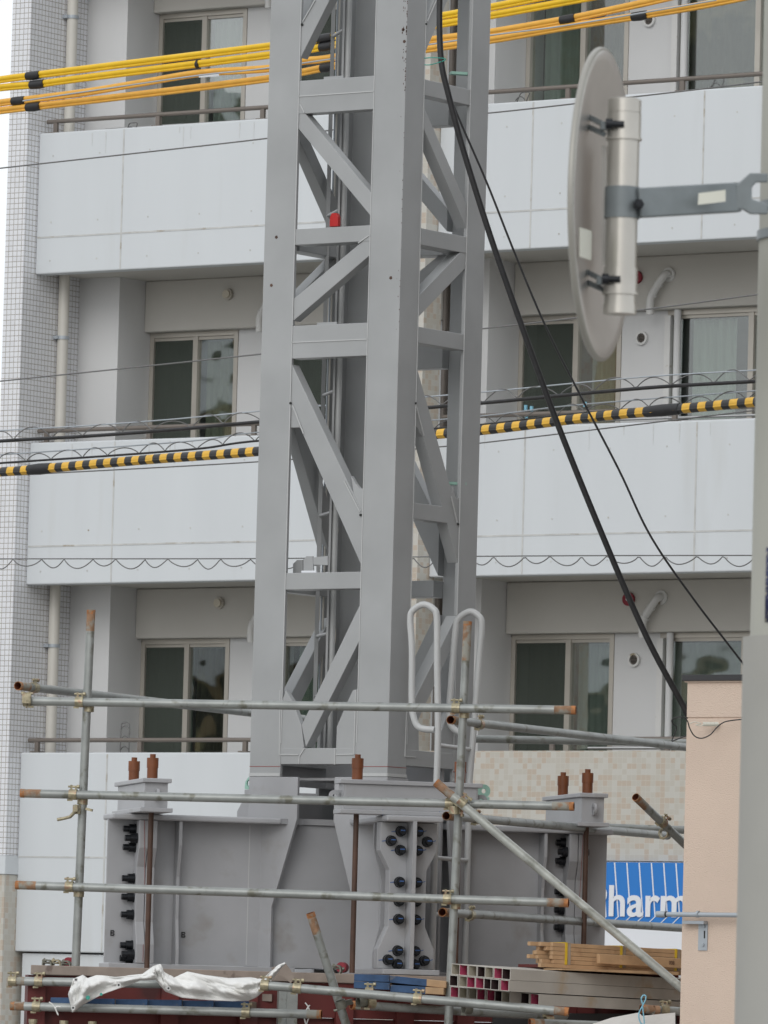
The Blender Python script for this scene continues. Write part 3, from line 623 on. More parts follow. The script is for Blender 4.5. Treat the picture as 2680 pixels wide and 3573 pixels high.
# mint coloured lifting lugs at the collar
def lug(fx,xs,nm=''):
    m_=MB();yy=Y0+.06
    out=[];x0,x1=xs
    s_=1 if x1>x0 else -1
    L_=abs(x1-x0)
    prof=[(0,2.93),(0,3.012),(.35,3.012),(.7,3.0),(.95,2.975),(1,2.95),(1,2.93)]
    outer=[(x0+s_*L_*u,z) for u,z in prof]
    cxm=x0+s_*L_*.55;rz=2.966;rr=.021
    # ring-shaped eye made as polygon fan between outer outline and hole
    n=24;hole=[(cxm+rr*math.cos(2*PI*k/n),rz+rr*math.sin(2*PI*k/n)) for k in range(n)]
    def outp(t):
        dx,dz=math.cos(t),math.sin(t);best=None
        poly=outer
        for k in range(len(poly)):
            a=poly[k];b=poly[(k+1)%len(poly)];ex,ez=b[0]-a[0],b[1]-a[1];den=dx*ez-dz*ex
            if abs(den)<1e-9: continue
            tt=((a[0]-cxm)*ez-(a[1]-rz)*ex)/den;uu=((a[0]-cxm)*dz-(a[1]-rz)*dx)/den
            if tt>0 and -1e-6<=uu<=1+1e-6 and (best is None or tt<best): best=tt
        return (cxm+dx*best,rz+dz*best)
    vs=[];
    for yv in (yy,yy+.014):
        for k in range(n): vs.append((hole[k][0],yv,hole[k][1]))
        for k in range(n): a=outp(2*PI*k/n);vs.append((a[0],yv,a[1]))
    fs=[]
    for k in range(n):
        j=(k+1)%n;fs+=[(k,j,n+j,n+k),(2*n+k,3*n+k,3*n+j,2*n+j),(k,2*n+k,2*n+j,j),(n+k,n+j,3*n+j,3*n+k)]
    m_.add(vs,fs);m_.build('lifting_lug',M['mint'],tw)
    MB().prism([(x0,yy,2.928),(x1,yy,2.928),(x1,yy,2.88),(x1+s_*.05,yy,2.80),(x1+s_*.05,yy,2.758),(x0,yy,2.758)],(0,.014,0)).build('lug_plate',M['paint2'],tw)
lug(0,(X0,X0-.075))
m_=MB();v=W3(.80,.05,0)
for (t_,a_,b_,az_) in ((11,1430,255,0),):
    c=PV(*T(t_,a_,b_),Vector((X1,Y1,0)),77)
    m_=MB();m_.ring(c,hdir(-13),.014,.04,.014,22);m_.beam(c+Vector((0,0,-.09)),c+Vector((0,0,-.035)),.014,.07,hdir(77));m_.build('lifting_lug',M['mint'],tw)
for (t_,a_,b_) in ((2,1280,443),(5,1240,1360)):
    c=PV(*T(t_,a_,b_),Vector((X1,Y1-.1,0)),77);MB().beam(c-hdir(77)*.05,c+hdir(77)*.08,.05,.016).build('lifting_lug',M['mint'],tw)
# climbing ladder inside the tower
def ladder_pt(px,py,d): return P(px,py,d=d)
lA=P(*T(2,508,700),d=40.45);az=-13.
lB=PV(*T(2,572,700),lA,az)
ld=None
m_=MB()
for p,w_ in ((lA,.024),(lB,.013)): m_.beam(Vector((p.x,p.y,3.1)),Vector((p.x,p.y,8.6)),w_,.04,hdir(0))
ld=m_.build('ladder',M['paint'],tw)
def zat(px,py,p):  # height of an image row at the ladder
    r=ray(px,py);t=(p.x*FW.x+p.y*FW.y)/(r.x*FW.x+r.y*FW.y);return H+t*r.z
zr=zat(*T(2,570,180),lB);m_=None
z=zr
while z>3.0:
    MB().cyl((lA.x,lA.y,z),(lB.x,lB.y,z),.011,8).build('rung',M['paint'],ld);z-=.3585
c=P(*T(2,604,500),d=40.2);MB().cyl((c.x,c.y,3.1),(c.x,c.y,8.6),.020,14).build('safety_rail',M['seam'],tw)
c2=P(*T(2,549,500),d=40.6);MB().cyl((c2.x,c2.y,3.3),(c2.x,c2.y,8.6),.006,8).build('conduit',M['pvc'],tw)
c3=P(*T(2,537,500),d=40.6);MB().cyl((c3.x,c3.y,3.3),(c3.x,c3.y,8.6),.005,8).build('conduit',M['wireg'],tw)
rp=[P(*T(8,515,30),d=40.15),P(*T(8,550,80),d=40.15),P(*T(8,530,170),d=40.15),P(*T(8,520,330),d=40.15),P(*T(8,512,480),d=40.15),P(*T(8,520,600),d=40.15),P(*T(8,535,740),d=40.15),P(*T(8,500,860),d=40.15)]
MB().path(smooth(rp,6),.006,6).build('rope',M['rope'],tw)
# latch bracket on the rung above beam four
v=P(*T(8,350,300),y=Y0+.06)
def pl(pts,y,t,m='paint'): MB().prism([(P(*T(8,a,b),y=y).x,y,P(*T(8,a,b),y=y).z) for a,b in pts],(0,t,0)).build('bracket',M[m],tw,.002)
pl([(343,345),(343,265),(360,243),(400,243),(402,345)],Y0+.05,.012)
pl([(402,250),(490,242),(490,298),(402,295)],Y0+.052,.01)
pl([(280,345),(280,290),(305,265),(338,265),(338,345)],Y0+.12,.012)
pl([(330,343),(330,330),(420,330),(420,343)],Y0+.03,.012,'white')
# red cap on the ladder
c=P(*T(2,526,1330),y=Y0+.16);rc=MB();rc.prism([(c.x-.03,c.y,c.z-.035),(c.x+.03,c.y,c.z-.035),(c.x+.03,c.y,c.z+.02),(c.x+.018,c.y,c.z+.045),(c.x-.018,c.y,c.z+.045),(c.x-.03,c.y,c.z+.02)],(0,.03,0));rc.build('red_cap',M['red'],tw,.004)
# ------------------------------------------------------------------ access ladder with hooped handrails (fixed beside the foot)
al=None
s1=P(*T(8,1147,1590),d=39.15);azl=21.
s2=PV(*T(8,1345,1590),s1,azl)
al=thing('access_ladder',(s1.x,s1.y,1.86),'grey tube access ladder with two tall looped handrails beside the tower foot','ladder')
out=hdir(azl-90)
for i,(p,pts) in enumerate(((s1,[(1135,1290),(1040,1275),(1005,1200),(998,1100),(998,800),(988,620),(1010,565),(1068,535),(1125,560),(1148,620),(1150,900),(1155,1300),(1147,1600)]),(s2,[(1290,1310),(1240,1275),(1222,1200),(1235,1000),(1260,700),(1280,620),(1345,578),(1395,600),(1418,660),(1400,900),(1365,1350),(1345,1600)]))):
    pp=[PV(*T(8,a,b),p,azl-90) for a,b in pts]
    tail=[Vector((p.x,p.y,2.3)),Vector((p.x,p.y,1.87))]
    MB().path(smooth(pp,6)+tail,.0195,12).build('handrail',M['seam'],al)
zr=zat(*T(8,1165,1382),s1)
for k in range(4):
    z=zr-.325*k;MB().cyl((s1.x,s1.y,z),(s2.x,s2.y,z),.013,10).build('rung',M['seam'],al)
# ================================================================== red oxide plinth
pa=PB(*T(10,185,1345),b=-1.62);a_l=(pa-Vector((CX,CY,0))).dot(AA)
pn=thing('steel_plinth',W3(0,0,0),'dark red steel frame with dusty cover plate that carries the tower foot','base frame')
fr=lambda a,b,z:W3(a,b,z)
MB().prism([W3(a_l,-1.62,1.80),W3(2.3,-1.62,1.80),W3(2.3,1.62,1.80),W3(a_l+.7,1.62,1.80)],(0,0,.053)).build('cover_plate',M['bplate'],pn,.004)
for k,x in enumerate([a_l-.01,-1.45,-1.0,-.45,-.1,.25,.6,.95,1.3,1.7]): bx('post',M['redox'],pn,x,x+.1,-1.60,-1.50,.0,1.798,fr=fr)
bx('side_plate',M['redox'],pn,a_l+.02,2.2,-1.52,-1.505,.0,1.60,fr=fr);bx('rail_beam',M['redox'],pn,a_l+.02,2.2,-1.56,-1.503,1.602,1.798,fr=fr)
bx('side_plate',M['redox'],pn,2.16,2.2,-1.50,1.6,.0,1.798,fr=fr)
# ================================================================== SCAFFOLD
FP=P(1600,2480,d=37.75);AZF=-79.;AZS=22.
sc=thing('pipe_scaffold',(FP.x,FP.y,0),'galvanised steel pipe scaffold clamped around the tower foot','scaffold')
R_=.0243
def pipe(p0,p1,rust=(1,1),r=R_,rl=.12):
    p0=Vector(p0);p1=Vector(p1);d=(p1-p0).normalized();L=(p1-p0).length
    m_=MB();a=p0+d*(rl if rust[0] else 0);b=p1-d*(rl if rust[1] else 0)
    k=max(2,int(L/.25));m_.path([a+(b-a)*i/k for i in range(k+1)],r,16,0,cap=False)
    for (e,s_,on) in ((p0,1,rust[0]),(p1,-1,rust[1])):
        if on:
            m_.path([e,e+d*s_*rl*(.75+.5*random.random())*1.0 if False else e+d*s_*rl],r,16,1,cap=False)
        m_.ring(e+d*s_*.012,d,r-.0028,r+.0005,.024,16,3 if on else 0)
        m_.path([e,e+d*s_*.25],r-.0028,16,2,cap=False)
    return m_.build('pipe',[M['galv'],M['rustp'],M['rusti'],M['rusto']],sc)
def coupler(p,d1,off=None,d2=None,r=R_,m='zinc'):
    d1=Vector(d1).normalized();p=Vector(p);m_=MB()
    def half(c,d):
        m_.ring(c,d,r-.001,r+.006,.045,18);
        n=d.cross(FW).normalized();
        if n.length<.1: n=Vector((0,0,1))
        if n.z<-.3: n=-n
        m_.beam(c+n*(r+.002)-d*.012,c+n*(r+.03)-d*.012,.012,.012,FW);m_.beam(c+n*(r+.002)+d*.014,c+n*(r+.026)+d*.014,.008,.02,FW)
        m_.cyl(c+n*(r+.02)-d*.03,c+n*(r+.02)+d*.035,.006,8);m_.cyl(c+n*(r+.02)+d*.02,c+n*(r+.02)+d*.034,.012,6)
        m_.beam(c-n*(r+.001)-d*.02,c-n*(r+.012)-d*.02+d*.0,.03,.02,FW)
    half(p,d1)
    if off is not None:
        half(p+Vector(off),Vector(d2).normalized());m_.cyl(p+Vector(off)*.3,p+Vector(off)*.7,.02,12)
    return m_.build('coupler',M[m],sc)
def F_(px,py,dd=0): return PV(px,py,FP+hdir(0)*dd,AZF)
dF=hdir(AZF);
fpp=[((82,2446),(2010,2478),(0,1)),((72,2768),(2003,2814),(1,1)),((55,3088),(1984,3151),(1,1))]
for a,b,r in fpp: pipe(F_(*a),F_(*b),r)
lp0=F_(318,2128,.052);lp1=F_(255,3573,.052);pipe(lp0,Vector((lp1.x,lp1.y,0)) if False else lp1+ (lp1-lp0)*.5,(1,0))
rp0=F_(1632,2168,.052);rp1=F_(1575,3354,.052);pipe(rp0,rp1+(rp1-rp0)*.55,(1,0),rl=.22)
dV=(rp1-rp0).normalized()
def lerp_x(a,b,x): t=(x-a[0])/(b[0]-a[0]);return a[1]+(b[1]-a[1])*t
for (a,b,r),xs in zip(fpp,((278,1592),(256,1570),(243,1562))):
    for x_ in xs:
        y_=lerp_x(a,b,x_);p=F_(x_,y_);dd=(F_(*b)-F_(*a)).normalized()
        coupler(p,dd);xx=x_+25;pp=F_(xx,lerp_x(a,b,xx)+ (26),.052);
        m_=MB();m_.ring(F_(x_+32 if x_<1000 else x_+28,lerp_x(a,b,x_+30)+22,.052),dV,R_,R_+.006,.04,16);m_.build('coupler',M['zinc'],sc)
# side pipes going back on the right
def side(a,b,dd=-.05,az=AZS,rust=(1,0),rl=.12,ex=.3):
    p=F_(*a,dd);q=PV(*b,p,az);q=q+(q-p).normalized()*ex;pipe(p,q,rust,rl=rl);return p,(q-p).normalized()
for a,b,c_,ex in (((1572,2512),(2391,2607),(1672,2527),.6),((1557,2847),(2330,2916),(1660,2858),0),((1543,3183),(2371,3238),(1640,3193),.6)):
    p,d=side(a,b,dd=.10,ex=ex);cp=PV(*c_,p,AZS);coupler(cp,d)
# braces
p=F_(1520,2729,-.07);q=PV(2362,3435,p,93.);m_=pipe(p,q+(q-p)*.15,(1,0));m_.data.materials[0]=M['galvb'];d=(q-p).normalized();coupler(PV(1612,2800,p,93.),d);coupler(PV(1586,2826,p,93.)+hdir(0)*.05,dV)
p=P(2218,2781,d=39.6);q=PV(2381,2938,p,35.);pipe(p,q+(q-p)*.4,(1,0));coupler(PV(2310,2868,p,35.),(q-p));coupler(P(2318,2908,d=39.9),hdir(AZS),m='zinc')
# rear horizontals
p=P(1650,2578,d=42.2);q=PV(2391,2593,p,80.);pipe(p,q+(q-p)*.3,(0,0))
p=P(2085,2886,d=42.2);q=PV(2383,2896,p,80.);pipe(p,q+(q-p)*.4,(0,0))
p=P(1500,2860,d=42.4)
# left side pipe
p=F_(62,2393,-.02);q=PV(873,2487,p,26.);pipe(p,q+(q-p)*.25,(1,0));d=(q-p).normalized();coupler(PV(118,2400,p,26.),d);coupler(F_(96,2447),dF);
m_=MB();c=F_(93,2440,-.03);m_.beam(c-Vector((0,0,.025)),c+Vector((0,0,.03)),.05,.05,FW);m_.cyl(c-Vector((0,0,.05)),c-Vector((0,0,.02)),.006,8);m_.build('coupler',M['zinc'],sc,.004)
# open swivel clamp hanging on the left post
m_=MB();c=F_(272,2825,.05);m_.ring(c,dV,R_,R_+.006,.05,18);m_.beam(F_(300,2822,.0),F_(323,2828,.0),.014,.016,FW);m_.path([F_(268,2808,0),F_(262,2832,0),F_(245,2850,0),F_(222,2856,0),F_(200,2860,0)],[.012,.011,.010,.009,.010],8);m_.beam(F_(258,2822,-.03),F_(274,2822,-.03),.03,.05,FW);m_.build('coupler',M['zinc'],sc)
# lower level pipes
def Bt(a,b,d0,az,rust,ex0=0,ex1=0,rl=.08):
    p=P(*a,d=d0);q=PV(*b,p,az);d=(q-p).normalized();pipe(p-d*ex0,q+d*ex1,rust,rl=rl);return p,d
p1_,d1_=Bt((39,3423),(945,3441),37.75,101.,(1,0))
p2_,d2_=Bt((37,3510),(1122,3540),37.7,101.,(1,1))
p3_,d3_=Bt((925,3438),(1985,3531),37.2,99.,(0,1))
p4_,d4_=Bt((1226,3507),(2391,3573),37.6,60.,(1,0),ex1=1)
p5_,d5_=Bt((1848,3569),(2391,3590),37.0,70.,(1,0),ex1=1)
p6_,d6_=Bt((2236,3520),(2391,3531),37.2,70.,(1,0),ex1=1)
p7=P(1083,3186,d=37.3);p8=PV(1207,3573,p7,60.);pipe(p7,p8+(p8-p7)*.3,(1,0))
for (pp,dd,xs) in ((p1_,d1_,(135,225,)),(p2_,d2_,(222,)),(p3_,d3_,(955,1123,1548)),(p2_,d2_,(955,))):
    for x_ in xs:
        # point on the line at that image column
        best=min((pp+dd*k*.01 for k in range(0,400)),key=lambda v:abs((v-Vector((0,0,H))).dot(RT)/((v-Vector((0,0,H))).dot(FW))*F+1340-x_-((v-Vector((0,0,H))).dot(UP)/((v-Vector((0,0,H))).dot(FW))*F)*RO*-1*-1))
        coupler(best,dd,m='zinc')
for (px_,py_,az_,m__) in ((1262,3497,60,'zincd'),(1293,3500,60,'zinc'),(1290,3463,99,'zinc'),(1915,3524,99,'zinc'),(1915,3560,70,'zinc'),(2318,3524,70,'zinc'),(1630,3520,60,'zincd')):
    coupler(P(px_,py_,d=37.25),hdir(az_),m=m__)
c=P(1190,3505,d=37.2);m_=MB();m_.ring(c,(p8-p7),R_,R_+.006,.045,18);m_.beam(c,P(1225,3495,d=37.3),.03,.02,FW);m_.cyl(P(1165,3527,d=37.2),P(1185,3522,d=37.2),.007,8);m_.build('coupler',M['zincd'],sc)
# orange tape band
c=P(2290,3525,d=37.2);MB().ring(c,d6_,R_,R_+.002,.03,18).build('tape',M['rustp'],sc)
# short posts and brackets behind the lower deck
for (px_,w_) in ((985,.045),(1018,.06)):
    c=P(px_,3436,d=37.95);MB().box(-w_/2,w_/2,-w_/2,w_/2,0,1,fr=lambda a,b,z,c=c:Vector((c.x,c.y,0))+hdir(78)*a+hdir(-12)*b+Vector((0,0,z*(c.z-.02)))).build('deck_post',M['galv'],sc)
# brass sleeves at the bottom edge
for k,(px_,py_) in enumerate(((115,3570),(223,3575),(322,3578))):
    c=P(px_,py_,d=37.3);m_=MB();m_.cyl(c-Vector((0,0,.08)),c+Vector((0,0,.02)),.021,14);m_.ring(c+Vector((0,0,.012)),(0,0,1),.012,.024,.02,14);m_.build('coupler',M['zinc'],sc)
# ------------------------------------------------------------------ planks
ords=['first','second','third','fourth','fifth','sixth','seventh','eighth','ninth']
pk=[(305,498,1500),(500,693,1506),(697,890,1510),(893,1096,1513),(1100,1288,1518),(1292,1500,1522)]
for i,(a,b,y_) in enumerate(pk):
    p=P(*T(10,a,y_),d=37.66);q=PV(*T(10,b,y_+2),p,101.);hz=.042
    d=(q-p);dn=hdir(5)
    m_=MB();m_.prism([p,q,q-Vector((0,0,hz)),p-Vector((0,0,hz))],dn*1.9,1);m_.prism([p-dn*.001+Vector((0,0,.0008)),q-dn*.001+Vector((0,0,.0008)),q-Vector((0,0,hz+.0008))-dn*.001,p-Vector((0,0,hz+.0008))-dn*.001],dn*.03,0)
    o=m_.build('scaffold_plank',[M['blueend'],M['woodg']],None,.003)
    o['label']='blue-ended plank under the white tarp, %s from the left'%ords[i];o['category']='plank';o['group']='blue-ended planks on the lower pipe'
rk=[((650,1358),(862,1365),'upper left'),((862,1367),(1205,1402),'upper right'),((648,1402),(864,1412),'lower left'),((868,1424),(1190,1442),'lower right')]
for i,(a,b,nm) in enumerate(rk):
    p=P(*T(11,*a),d=37.7-.02*i);q=PV(*T(11,*b),p,99.);hz=.038;dn=hdir(8)
    m_=MB();m_.prism([p,q,q-Vector((0,0,hz)),p-Vector((0,0,hz))],dn*1.6,1);qq=p+(q-p)*(.66 if b[0]>1000 else 1.0)
    m_.prism([p-dn*.001+Vector((0,0,.0008)),qq-dn*.001+Vector((0,0,.0008)),qq-Vector((0,0,hz+.0008))-dn*.001,p-Vector((0,0,hz+.0008))-dn*.001],dn*.03,0)
    o=m_.build('scaffold_plank',[M['blueend'],M['wood']],None,.003)
    o['label']='blue-ended plank below the near girder, %s of the four'%nm;o['category']='plank';o['group']='blue-ended planks stacked below the near girder'
# rubber mat / timber on lower deck behind tarp
m_=MB();p=P(*T(10,430,1440),d=38.3);q=PV(*T(10,1640,1480),p,101.);m_.prism([p,q,q-Vector((0,0,.04)),p-Vector((0,0,.02))],hdir(5)*.6);o=m_.build('timber_board',M['bplate']);o['label']='dusty beige board lying behind the white tarpaulin';o['category']='board'
# ------------------------------------------------------------------ tarpaulin
top=[(440,1390),(500,1365),(530,1385),(580,1365),(700,1375),(860,1360),(925,1312),(968,1298),(990,1345),(1050,1380),(1130,1345),(1230,1365),(1380,1385),(1510,1380),(1580,1390),(1630,1345),(1680,1305),(1718,1290)]
bot=[(413,1480),(437,1590),(500,1540),(620,1480),(760,1430),(850,1396),(940,1390),(958,1415),(1000,1462),(1100,1500),(1250,1515),(1400,1522),(1500,1517),(1545,1497),(1585,1462),(1625,1410),(1665,1358),(1702,1318),(1719,1295)]
def smp(l,t):
    k=t*(len(l)-1);i=min(int(k),len(l)-2);f=k-i;return (l[i][0]+(l[i+1][0]-l[i][0])*f,l[i][1]+(l[i+1][1]-l[i][1])*f)
bp=P(*T(10,900,1400),d=37.5)
tp=MB();NU,NV=220,24;vs=[];fs=[]
for i in range(NU+1):
    t=i/NU;a=smp(top,t);b=smp(bot,t)
    for j in range(NV+1):
        s_=j/NV;x=a[0]+(b[0]-a[0])*s_;y=a[1]+(b[1]-a[1])*s_
        dpt=-.02-.055*math.sin(s_*PI)+.03*math.sin(t*31+s_*3)*math.sin(s_*PI)+.02*math.sin(t*57+s_*7)*s_+.016*math.sin(t*19-s_*11)+.012*math.sin(t*83+s_*4)*math.sin(s_*PI)
        nv_=noise.noise(Vector((t*26,s_*2.6,1.)));nf=noise.noise(Vector((t*70,s_*8,5.)))
        dpt+=(.05*(abs(nv_)-.25)+.014*nf)*math.sin(min(max(s_,.03),.97)*PI)**.5
        vs.append(PV(*T(10,x,y),bp+hdir(0)*dpt,101.))
for i in range(NU):
    for j in range(NV):
        a=i*(NV+1)+j;fs.append((a,a+1,a+NV+2,a+NV+1))
tp.add(vs,fs,0,True)
o=tp.build('tarpaulin',M['tarp']);o['label']='crumpled white tarpaulin with metal eyelets draped over the lower pipes';o['category']='tarpaulin'
md=o.modifiers.new('solid','SOLIDIFY');md.thickness=.003
ORG[o.name]=Vector(o.location)
for a,b in ((458,1392),(716,1424),(1016,1444),(441,1562)):
    c=PV(*T(10,a,b),bp+hdir(0)*-.10,101.);MB().ring(c,hdir(0),.006,.0115,.004,16).disc(c,hdir(0),.006,.003,12,1).build('eyelet',[M['steel'],M['dark']],o)
c=PV(*T(10,530,1500),bp+hdir(0)*-.10,101.);c2=PV(*T(10,610,1480),bp+hdir(0)*-.10,101.);m_=MB();m_.disc(c,hdir(0),.012,.003,14);m_.disc(c2,hdir(0),.008,.003,14);m_.build('print_mark',M['teal'],o)
# drooping back corner of the tarp
m_=MB();v=[P(*T(11,a,b),d=37.9) for a,b in ((235,1292),(265,1330),(288,1375),(268,1415),(225,1375),(160,1350),(150,1320))];m_.prism(v,hdir(0)*.004);m_.build('sheet_corner',M['bplate'],o)
# white cord
for pts,nm in (([(295,1527),(320,1545),(345,1590),(350,1605),(335,1560),(365,1555)],'white cord tied round the lower left pipe'),([(1610+230,1530),(1860,1560),(1868,1600),(1855,1640),(1845,1659),(1835,1600),(1868,1545)],'white cord hanging from the clamp right of the tarpaulin')):
    m_=MB();m_.path(smooth([P(*T(10,a,b),d=37.45) for a,b in pts],5),.004,6);o=m_.build('cord',M['wtie']);o['label']=nm;o['category']='cord'
m_=MB();m_.path(smooth([P(*T(12,a,b),d=36.9) for a,b in ((905,1545),(895,1510),(905,1488),(922,1490),(920,1515),(905,1545),(880,1600),(890,1650),(912,1659),(908,1600),(902,1550))],6),.004,6);o=m_.build('cord',M['lblue']);o['label']='light blue cord looped over the open pipe end by the stucco pillar';o['category']='cord'
# white sheet lower right
m_=MB();m_.prism([P(*T(12,a,b),d=37.05) for a,b in ((600,1659),(720,1620),(880,1590),(900,1610),(1100,1590),(1100,1700),(600,1700))],hdir(0)*.01);o=m_.build('cover_sheet',M['tarp']);o['label']='white sheet stretched below the steel tubes at the bottom edge';o['category']='sheet'
# ------------------------------------------------------------------ loose clamps
for i,(px_,py_,dd,lb,mm) in enumerate(((166,3366,38.3,'loose greenish clamp at the left end of the row on the cover plate','zincd'),(198,3366,38.3,'loose yellow clamp in the middle of the row on the cover plate','zinc'),(232,3370,38.25,'loose clamp against the left scaffold post on the cover plate','zincd'),(1176,3385,38.3,'loose clamp lying on the plank beside the leaning pipe','zincd'))):
    c=P(px_,py_,d=dd);m_=MB();m_.ring(c+hdir(90)*.0,hdir(20),.022,.03,.03,16);m_.beam(c-hdir(90)*.03-Vector((0,0,.028)),c+hdir(90)*.03-Vector((0,0,.028)),.03,.008);m_.cyl(c-hdir(90)*.032+Vector((0,0,.012)),c+hdir(90)*.036+Vector((0,0,.008)),.006,8);m_.beam(c-hdir(90)*.03+Vector((0,0,.02)),c-hdir(90)*.015+Vector((0,0,.035)),.02,.01);m_.disc(c+hdir(90)*.036+Vector((0,0,.008)),hdir(90),.011,.01,6)
    o=m_.build('loose_clamp',M[mm]);o['label']=lb;o['category']='clamp';o['group']='loose clamps'
for i,(px_,py_,dd,lb) in enumerate(((243,3359,38.35,'dark red round cap behind the left scaffold post'),(1195,3376,38.5,'dark red round cap behind the leaning pipe'))):
    c=P(px_,py_,d=dd);m_=MB();m_.disc(c,hdir(15),.03,.06,24);m_.disc(c-hdir(15)*.032,hdir(15),.024,.006,24)
    o=m_.build('red_disc_marker',M['mag']);o['label']=lb;o['category']='cap'
# ------------------------------------------------------------------ square steel tubes
def C4(a,b): return K(1500,3250,540,1659,a,b)
tz=.0605
e0=P(*C4(866,402),d=36.95)     # top left corner of front-most tube of the top row
AZT=41.;dT=hdir(AZT);dE=(hdir(AZT-90)+Vector((0,0,.055))).normalized()   # dE: away along the row (leftwards and back)
tl=(P(*C4(1659,428),d=37.0)-P(*C4(870,400),d=37.0)).normalized()
dT=(dT+Vector((0,0,-.014))).normalized()
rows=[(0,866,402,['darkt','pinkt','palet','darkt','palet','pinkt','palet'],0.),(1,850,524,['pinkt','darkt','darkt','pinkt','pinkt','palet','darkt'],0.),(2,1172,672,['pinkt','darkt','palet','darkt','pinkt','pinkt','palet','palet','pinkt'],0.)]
rn=['top','middle','bottom']
tot=0
for r_,(idx,ax_,ay_,ms,_) in enumerate(rows):
    s0=PV(*C4(ax_,ay_),e0,AZT) if r_ else e0
    for k,mm in enumerate(ms):
        o0=s0+dE*(.0615*k+.0)+dT*0.0+Vector((0,0,.0075*0))
        jig=random.uniform(-.012,.012) if k else 0
        if r_==2 and k>=2: o0=o0-dT*(.09)
        o0=o0+dT*jig-Vector((0,0,tz))
        up=Vector((0,0,1));wth=.0035;wv=dE*tz
        m_=MB();A_=[o0,o0+wv,o0+wv+up*tz,o0+up*tz];i1=dE*wth+up*wth;I_=[o0+dE*wth+up*wth,o0+wv-dE*wth+up*wth,o0+wv-dE*wth+up*(tz-wth),o0+dE*wth+up*(tz-wth)]
        Lg=2.6
        B_=[v+dT*Lg for v in A_];J_=[v+dT*.16 for v in I_]
        m_.add(A_+B_,[(0,1,5,4),(1,2,6,5),(2,3,7,6),(3,0,4,7),(4,5,6,7)],0)
        m_.add(A_+I_,[(0,4,5,1),(1,5,6,2),(2,6,7,3),(3,7,4,0)],0)
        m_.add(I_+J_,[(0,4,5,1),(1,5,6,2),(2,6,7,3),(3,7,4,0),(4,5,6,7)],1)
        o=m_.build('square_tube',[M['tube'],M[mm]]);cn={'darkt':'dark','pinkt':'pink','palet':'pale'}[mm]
        o['label']='square steel tube with %s mouth, %s from the front in the %s row'%(cn,ords[k],rn[r_]);o['category']='steel tube';o['group']='square steel tubes stacked on the scaffold'
# ------------------------------------------------------------------ timber bundle
b0=P(*C4(1330,115),d=37.5);azb=60.;dB=(hdir(azb)+Vector((0,0,-.022))).normalized();dR=hdir(azb-90)
bt=thing('timber_bundle',b0-Vector((0,0,.14)),'bundle of pale timber battens held by yellow straps on the steel tubes','timber bundle')
hb_=.0235
for r_ in range(6):
    for k in range(5):
        if r_==5 and k>3: continue
        st=random.uniform(-.10,.04)+ (.16 if k==0 and r_<2 else 0)
        if k==0 and r_<5: st=random.uniform(-.01,.01)
        o0=b0-Vector((0,0,hb_*(r_+1)))+dR*(.034*k)+dB*st
        m_=MB();wv=dR*.031;up=Vector((0,0,hb_-.0015));m_.prism([o0,o0+wv,o0+wv+up,o0+up],dB*2.2);m_.build('batten',M['wood'],bt,.001)
for px_,h0 in ((1977,.02),(2168,0),(2362,0)):
    c=min((b0+dB*.02*k_ for k_ in range(110)),key=lambda v:abs(prj(v)[0]-px_));m_=MB();m_.box(-.007,.007,-.004,.17,-.12,.003,fr=lambda a,b,z,c=c:c+dB*a+dR*b+Vector((0,0,z)));m_.build('strap',M['strap'],bt)
    m_=MB();m_.box(.012,.03,-.003,.168,-.12,.0015,fr=lambda a,b,z,c=c:c+dB*a+dR*b+Vector((0,0,z)));m_.build('strap_edge',M['woodg'],bt)
p=PV(*T(12,625,1235),b0-dR*.04,azb);m_=MB();m_.prism([p,p-dR*.03,p-dR*.03-Vector((0,0,.055)),p-Vector((0,0,.055))],dB*1.6);o=m_.build('timber_beam',M['wood'],None,.003);o['label']='thick timber beam with a pencilled number in front of the batten bundle';o['category']='timber'
ORG[o.name]=Vector(o.location)
v=PV(*T(12,1062,1300),b0-dR*.073,azb)
rb=Matrix(((dB.x,0,-dR.x,0),(dB.y,0,-dR.y,0),(dB.z,1,0,0),(0,0,0,1)));text('008',.03,0,.0003,Matrix.Translation(v)@rb,'lettering',M['rod'],o,.8)
m_=MB();p=P(*T(12,322,1300),d=37.6);q=PV(*T(12,1120,1360),p,azb);m_.prism([p,q,q-Vector((0,0,.02)),p-Vector((0,0,.016))],dR*.3);o=m_.build('board',M['redox']);o['label']='dark red board between the battens and the steel tubes';o['category']='board'
m_=MB();p=P(*T(12,420,1325),d=37.3);q=PV(*T(12,1120,1345),p,azb);m_.prism([p,q,q-Vector((0,0,.018)),p-Vector((0,0,.008))],dR*.2);o=m_.build('board',M['wood']);o['label']='thin pale timber board under the thick beam';o['category']='board'
# dark trestle under the tubes
m_=MB();p=P(*T(12,0,1590),d=38.2);q=PV(*T(12,1110,1600),p,80.);m_.prism([p,q,q-Vector((0,0,.12)),p-Vector((0,0,.12))],hdir(0)*.5);o=m_.build('steel_box',M['coping']);o['label']='dark steel beam lying in the shade below the tubes';o['category']='beam'
